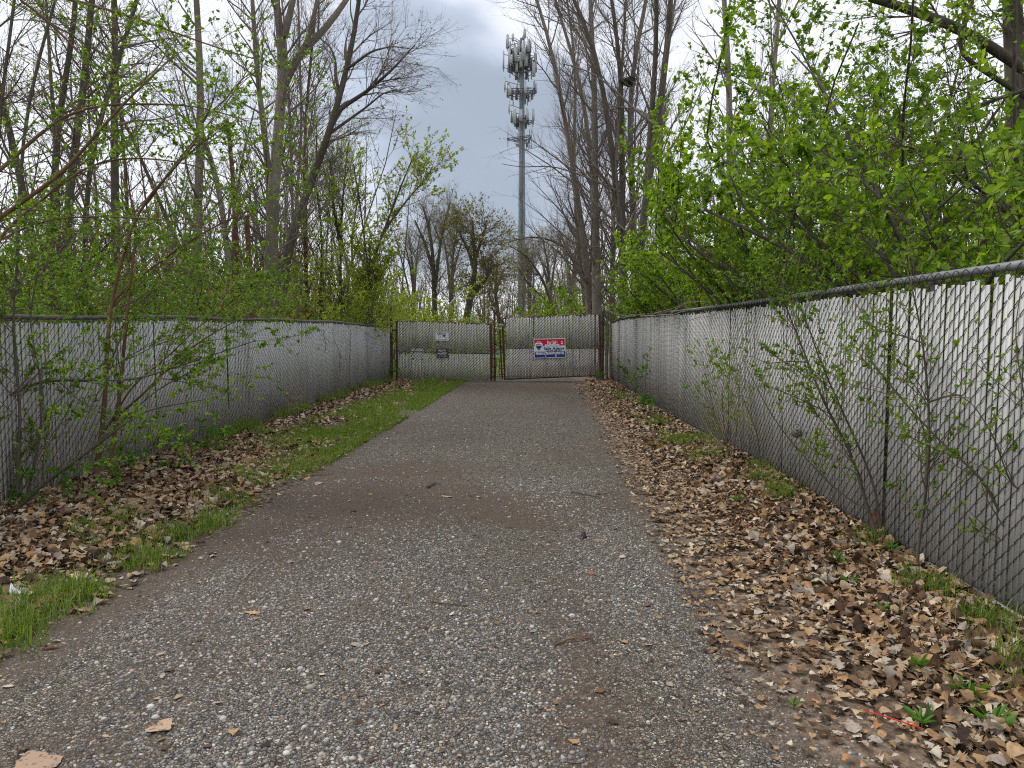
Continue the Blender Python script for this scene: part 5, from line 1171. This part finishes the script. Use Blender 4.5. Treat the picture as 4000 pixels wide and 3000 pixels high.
# ---- white barrier arm beyond the gate, white board behind the left leaf
b0 = P(1727, 1218, 30); b1 = P(1808, 1136, 30); o = empty('barrier_arm', (b0[0], 30, 0), 'raised white barrier arm pointing up to the right beyond the gate', 'barrier')
a = Acc(); tubes(a, np.array([b0, (b0 + b1) / 2 + [0, 0, .01], b1]), np.array([.045, .035, .025]), 6, cap=True); a.build('arm', M['white_paint'], o)
a = Acc(); tubes(a, np.array([[b0[0], 30, -.1], [b0[0], 30, b0[2]]]), np.full(2, .05), 8, cap=True); a.build('pivot_post', M['galv'], o)
Yb = 25.0
o = empty('arrow_board', (P(1650, 1400, Yb)[0], Yb, 0), 'white arrow-shaped board seen through the slats of the left leaf', 'board')
pp = [P(x, y, Yb) for x, y in ((1603, 1400), (1640, 1402), (1700, 1397), (1698, 1388), (1660, 1380), (1648, 1360), (1605, 1360))]
poly_obj('board', [(q[0] - o.location.x, q[2]) for q in pp], 0, M['white_paint'], o, .02)
for px in (1615, 1645):
    x_ = P(px, 1400, Yb)[0]; a = Acc(); box(a, (x_ - .03, Yb + .025, -.1), (x_ + .03, Yb + .07, .9)); a.build('leg', M['wood_grey'], o)

# ---- sticks, single leaves and litter on the ground
def stick(label, pxs, r, mat='bark_dark', seed=0, fork=0):
    rng = np.random.default_rng(seed); g = np.array([G(*q) for q in pxs]); g[:, 2] = gh(g[:, 0], g[:, 1]) + r + .008
    o = empty('stick', g[0], label, 'stick'); a = Acc(); q = resample(g, 9); q[:, 2] += np.abs(rng.normal(size=9)) * .003; tubes(a, q, np.linspace(r, r * .55, 9), 6, cap=True)
    for k in range(fork):
        s = q[4 + k]; d = nrm(q[6] - q[4]) @ rotz(.6 * (-1) ** k).T; tubes(a, np.array([s, s + d * .04, s + d * .08]), np.array([r * .5, r * .4, r * .2]), 5)
    a.build('stick_wood', M[mat], o, smooth=True)
stick('short dark chunk of stick on the drive below the left notice', [(1670,1912),(1702,1893)], .011, seed=1)
stick('thin forked brown twig lying on the near drive', [(2168,2530),(2215,2512),(2320,2502)], .006, 'bark_orange', 2, 2)
stick('slim pale twig slanting on the left part of the drive', [(955,2270),(990,2225),(1045,2190)], .0035, 'straw', 3)
stick('pale stick in the leaf litter at the right drive edge', [(2440,1815),(2480,1822),(2525,1835)], .012, 'straw', 4)
stick('straight reddish twig on the middle of the drive', [(1680,2362),(1760,2370),(1835,2375)], .0035, 'bark_rust', 5)
stick('dark twig on the gravel left of the leaf litter', [(2230,1928),(2290,1936),(2350,1948)], .006, seed=6)
stick('thin dark twig at the far left part of the drive', [(1190,1868),(1240,1862),(1300,1862)], .006, seed=7)
stick('crooked twig on the near right gravel', [(2490,2700),(2500,2740),(2512,2760)], .004, seed=8)
def one_leaf(label, px, py, L, rz, prof, colr, name='fallen_leaf', curl=.35):
    g = G(px, py); a = Acc(); rng = np.random.default_rng(int(px)); x = np.array([g[0]]); y = np.array([g[1]])
    dead_leaves(a, rng, x, y, gh(x, y) + .007, np.array([L]), .06, curl, prof)
    t_ = NT('leaf_' + name); n = t_.noise(t_('ShaderNodeTexCoord').outputs['Object'], 55, 3).outputs['Fac']
    m = t_.done(t_.mix(t_.maprange(n, .55, .62, 0, .85), colr, [c * .35 for c in colr]), .75)
    tag(a.build(name, m), label, 'leaf')
HEART = np.array([.30, .46, .50, .48, .45, .40, .33, .26, .18, .09, 0])
one_leaf('large pale tan spotted heart-shaped leaf on the near left drive', 630, 2850, .105, 0, HEART, (.42, .28, .18), curl=.15)
one_leaf('lobed orange tan leaf lying on the drive, left of centre', 985, 2400, .085, 0, OAK, (.50, .30, .14), curl=.2)
one_leaf('red-brown curled leaf on the right half of the drive', 2315, 2250, .05, 0, OVAL, (.30, .10, .05), curl=2.0)
one_leaf('broad pale tan leaf fragment at the bottom left corner', 130, 2990, .16, 0, HEART, (.36, .24, .16), curl=.1)
one_leaf('lobed tan leaf beside the brown dirt patch on the drive', 1745, 1946, .11, 0, OAK, (.45, .33, .2), curl=.2)
one_leaf('pale lobed leaf at the left drive edge below the grass', 1245, 1892, .13, 0, OAK, (.42, .28, .18), curl=.2)
one_leaf('small pale leaf standing out on the right drive', 2190, 1979, .07, 0, OVAL, (.48, .40, .28), curl=.3)
one_leaf('pale leaf on the gravel by the lower leaf litter edge', 2430, 2175, .08, 0, OAK, (.46, .38, .28), curl=.3)
one_leaf('dark curled dead leaf on the right of the drive', 2280, 2103, .06, 0, OVAL, (.05, .035, .03), curl=2.5)
# red plastic strip
g = np.array([G(*q) for q in ((3370,2828),(3440,2850),(3520,2875),(3605,2905))]); g[:, 2] = gh(g[:, 0], g[:, 1]) + .045
o = empty('plastic_strip', g[0], 'thin bright red plastic strip lying on the brown leaves', 'strip'); a = Acc(); tubes(a, resample(g, 8), np.array([.0018, .0022, .003, .003, .0026, .003, .0028, .002]), 4, cap=True); a.build('strip_body', M['pebble_red'], o)
# stumps / wood pieces at the right fence
def stump(label, px, py, w, h, seed, mat='bark_rust'):
    g = G(px, py); o = empty('wood_stump', (g[0], g[1], 0), label, 'stump'); rng = np.random.default_rng(seed); K = 12; an = np.arange(K) / K * 6.2832; a = Acc()
    prof = [(1.0, -.05), (.95, .3), (.85, .7), (.75, 1.0), (.35, .9), (.1, .85)]; rr = rng.uniform(.75, 1.2, K); V = []
    for s_, hh in prof: V.append(np.stack([g[0] + w * s_ * rr * np.cos(an), g[1] + w * .7 * s_ * rr * np.sin(an), h * hh * rng.uniform(.8, 1.15, K) + 0 * an], 1))
    V = np.concatenate(V); i = np.arange(K); f = [np.stack([r * K + i, r * K + (i + 1) % K, (r + 1) * K + (i + 1) % K, (r + 1) * K + i], 1) for r in range(len(prof) - 1)]
    a.add(V, np.concatenate(f)); a.build('stump_wood', M[mat], o)
stump('broken brown stump hidden behind the stems at the foot of the right fence', 3440, 2110, .075, .20, 1)
stump('low chunk of rotten wood in the grass halfway along the right fence', 2890, 1775, .13, .16, 2)
# whitish scrap at left edge
g = G(60, 2345); o = empty('plastic_scrap', (g[0], g[1], 0), 'crumpled whitish plastic scrap in the grass at the left frame edge', 'scrap'); a = Acc(); rng = np.random.default_rng(9)
u = np.linspace(-1, 1, 7); U, V_ = np.meshgrid(u, u); Z = .03 + .018 * rng.normal(size=U.shape) + .03 * (1 - U ** 2) * (1 - V_ ** 2)
v = np.stack([g[0] + U * .06, g[1] + V_ * .03, Z], -1).reshape(-1, 3); i = (np.arange(6) * 7)[:, None] + np.arange(6)[None]; a.add(v, np.stack([i, i + 1, i + 8, i + 7], -1).reshape(-1, 4)); so_ = a.build('scrap_sheet', M['sign_white'], o)
sm_ = so_.modifiers.new('thickness', 'SOLIDIFY'); sm_.thickness = .002
# dandelions
for k, (px, py, lab) in enumerate(((940, 2000, 'yellow dandelion flower at the grass edge, nearer one'), (990, 1977, 'yellow dandelion flower at the grass edge, farther one'))):
    g = G(px, py); o = empty('dandelion', (g[0], g[1], 0), lab, 'flower'); z0 = float(gh(g[0], g[1]))
    pipe('stalk', [[g[0], g[1], z0], [g[0] + .004, g[1], z0 + .03], [g[0] + .006, g[1], z0 + .055]], .0018, 'weed', o, 5)
    a = Acc(); rng = np.random.default_rng(k); n = 60; d = nrm(rng.normal(size=(n, 3)) * [1, 1, .25] + [0, 0, .25]); leaf_at(a, rng, np.tile([g[0] + .006, g[1], z0 + .056], (n, 1)), d, rng.uniform(.010, .017, n), .3); a.build('flower_head', M['dandelion'], o)
# broad-leaved weeds in the leaf litter
def weed(label, px, py, n, L, seed, up=.7):
    g = G(px, py); n = int(n * 1.7); L = L * .85; o = empty('weed', (g[0], g[1], 0), label, 'weed', 'weeds sprouting from the leaf litter'); rng = np.random.default_rng(seed); a = Acc(); z0 = float(gh(g[0], g[1])) + .02
    th = np.arange(n) * 2.4 + rng.uniform(0, 6); d = nrm(np.stack([np.cos(th), np.sin(th), rng.uniform(.3, 1.3, n) * up], 1)); pos = np.tile([g[0], g[1], z0], (n, 1)) + d * .01
    leaf_at(a, rng, pos, d, rng.uniform(.5, 1.05, n) * L, .25, 1.0); a.build('leaves', M['weed'], o)
    pipe('stem', [[g[0], g[1], z0 - .03], [g[0], g[1], z0 + .01], [g[0] + .002, g[1], z0 + .03]], .003, 'weed', o, 5)
for k, (px, py, n, L, lab) in enumerate(((3590, 2640, 9, .10, 'leafy weed rosette below the fence near the right edge, middle height'), (3770, 2740, 8, .13, 'largest upright weed with long leaves near the right edge'), (3880, 2860, 10, .12, 'tall weed close to the bottom right corner'), (3600, 2860, 8, .09, 'weed just right of the red strip end'), (3270, 2230, 9, .09, 'weed in the leaves left of the twin-stemmed shrub'), (3320, 2310, 7, .08, 'weed below the twin-stemmed shrub, lower'), (3400, 2120, 9, .09, 'weed touching the foot of the twin-stemmed shrub'), (3480, 2190, 10, .10, 'weed between the stump and the single sapling'),
    (3560, 2260, 8, .09, 'weed at the fence foot under the single sapling'), (3700, 2350, 9, .10, 'weed against the white bottom strip of the fence'), (3170, 2310, 6, .06, 'small weed at the left side of the leaf pile'), (2880, 1985, 12, .10, 'dark leafy weed clump at the inner edge of the right leaf litter'), (3020, 1960, 12, .11, 'bushy weed clump against the right litter near the fence'), (3440, 2410, 6, .07, 'small weed with two long blades in the leaf pile'), (3100, 2780, 5, .045, 'tiny weed on the trodden dirt near the bottom'), (3780, 2440, 8, .09, 'weed by the fence with tall narrow leaves'), (2400, 1540, 9, .13, 'bright weed tuft near the far right end of the fence'),
    (460, 2100, 6, .09, 'weed in the left litter above the grass clumps'), (330, 2080, 5, .07, 'small weed among brown leaves at the left'))):
    weed(lab, px, py, n, L, 800 + k, 1.1)
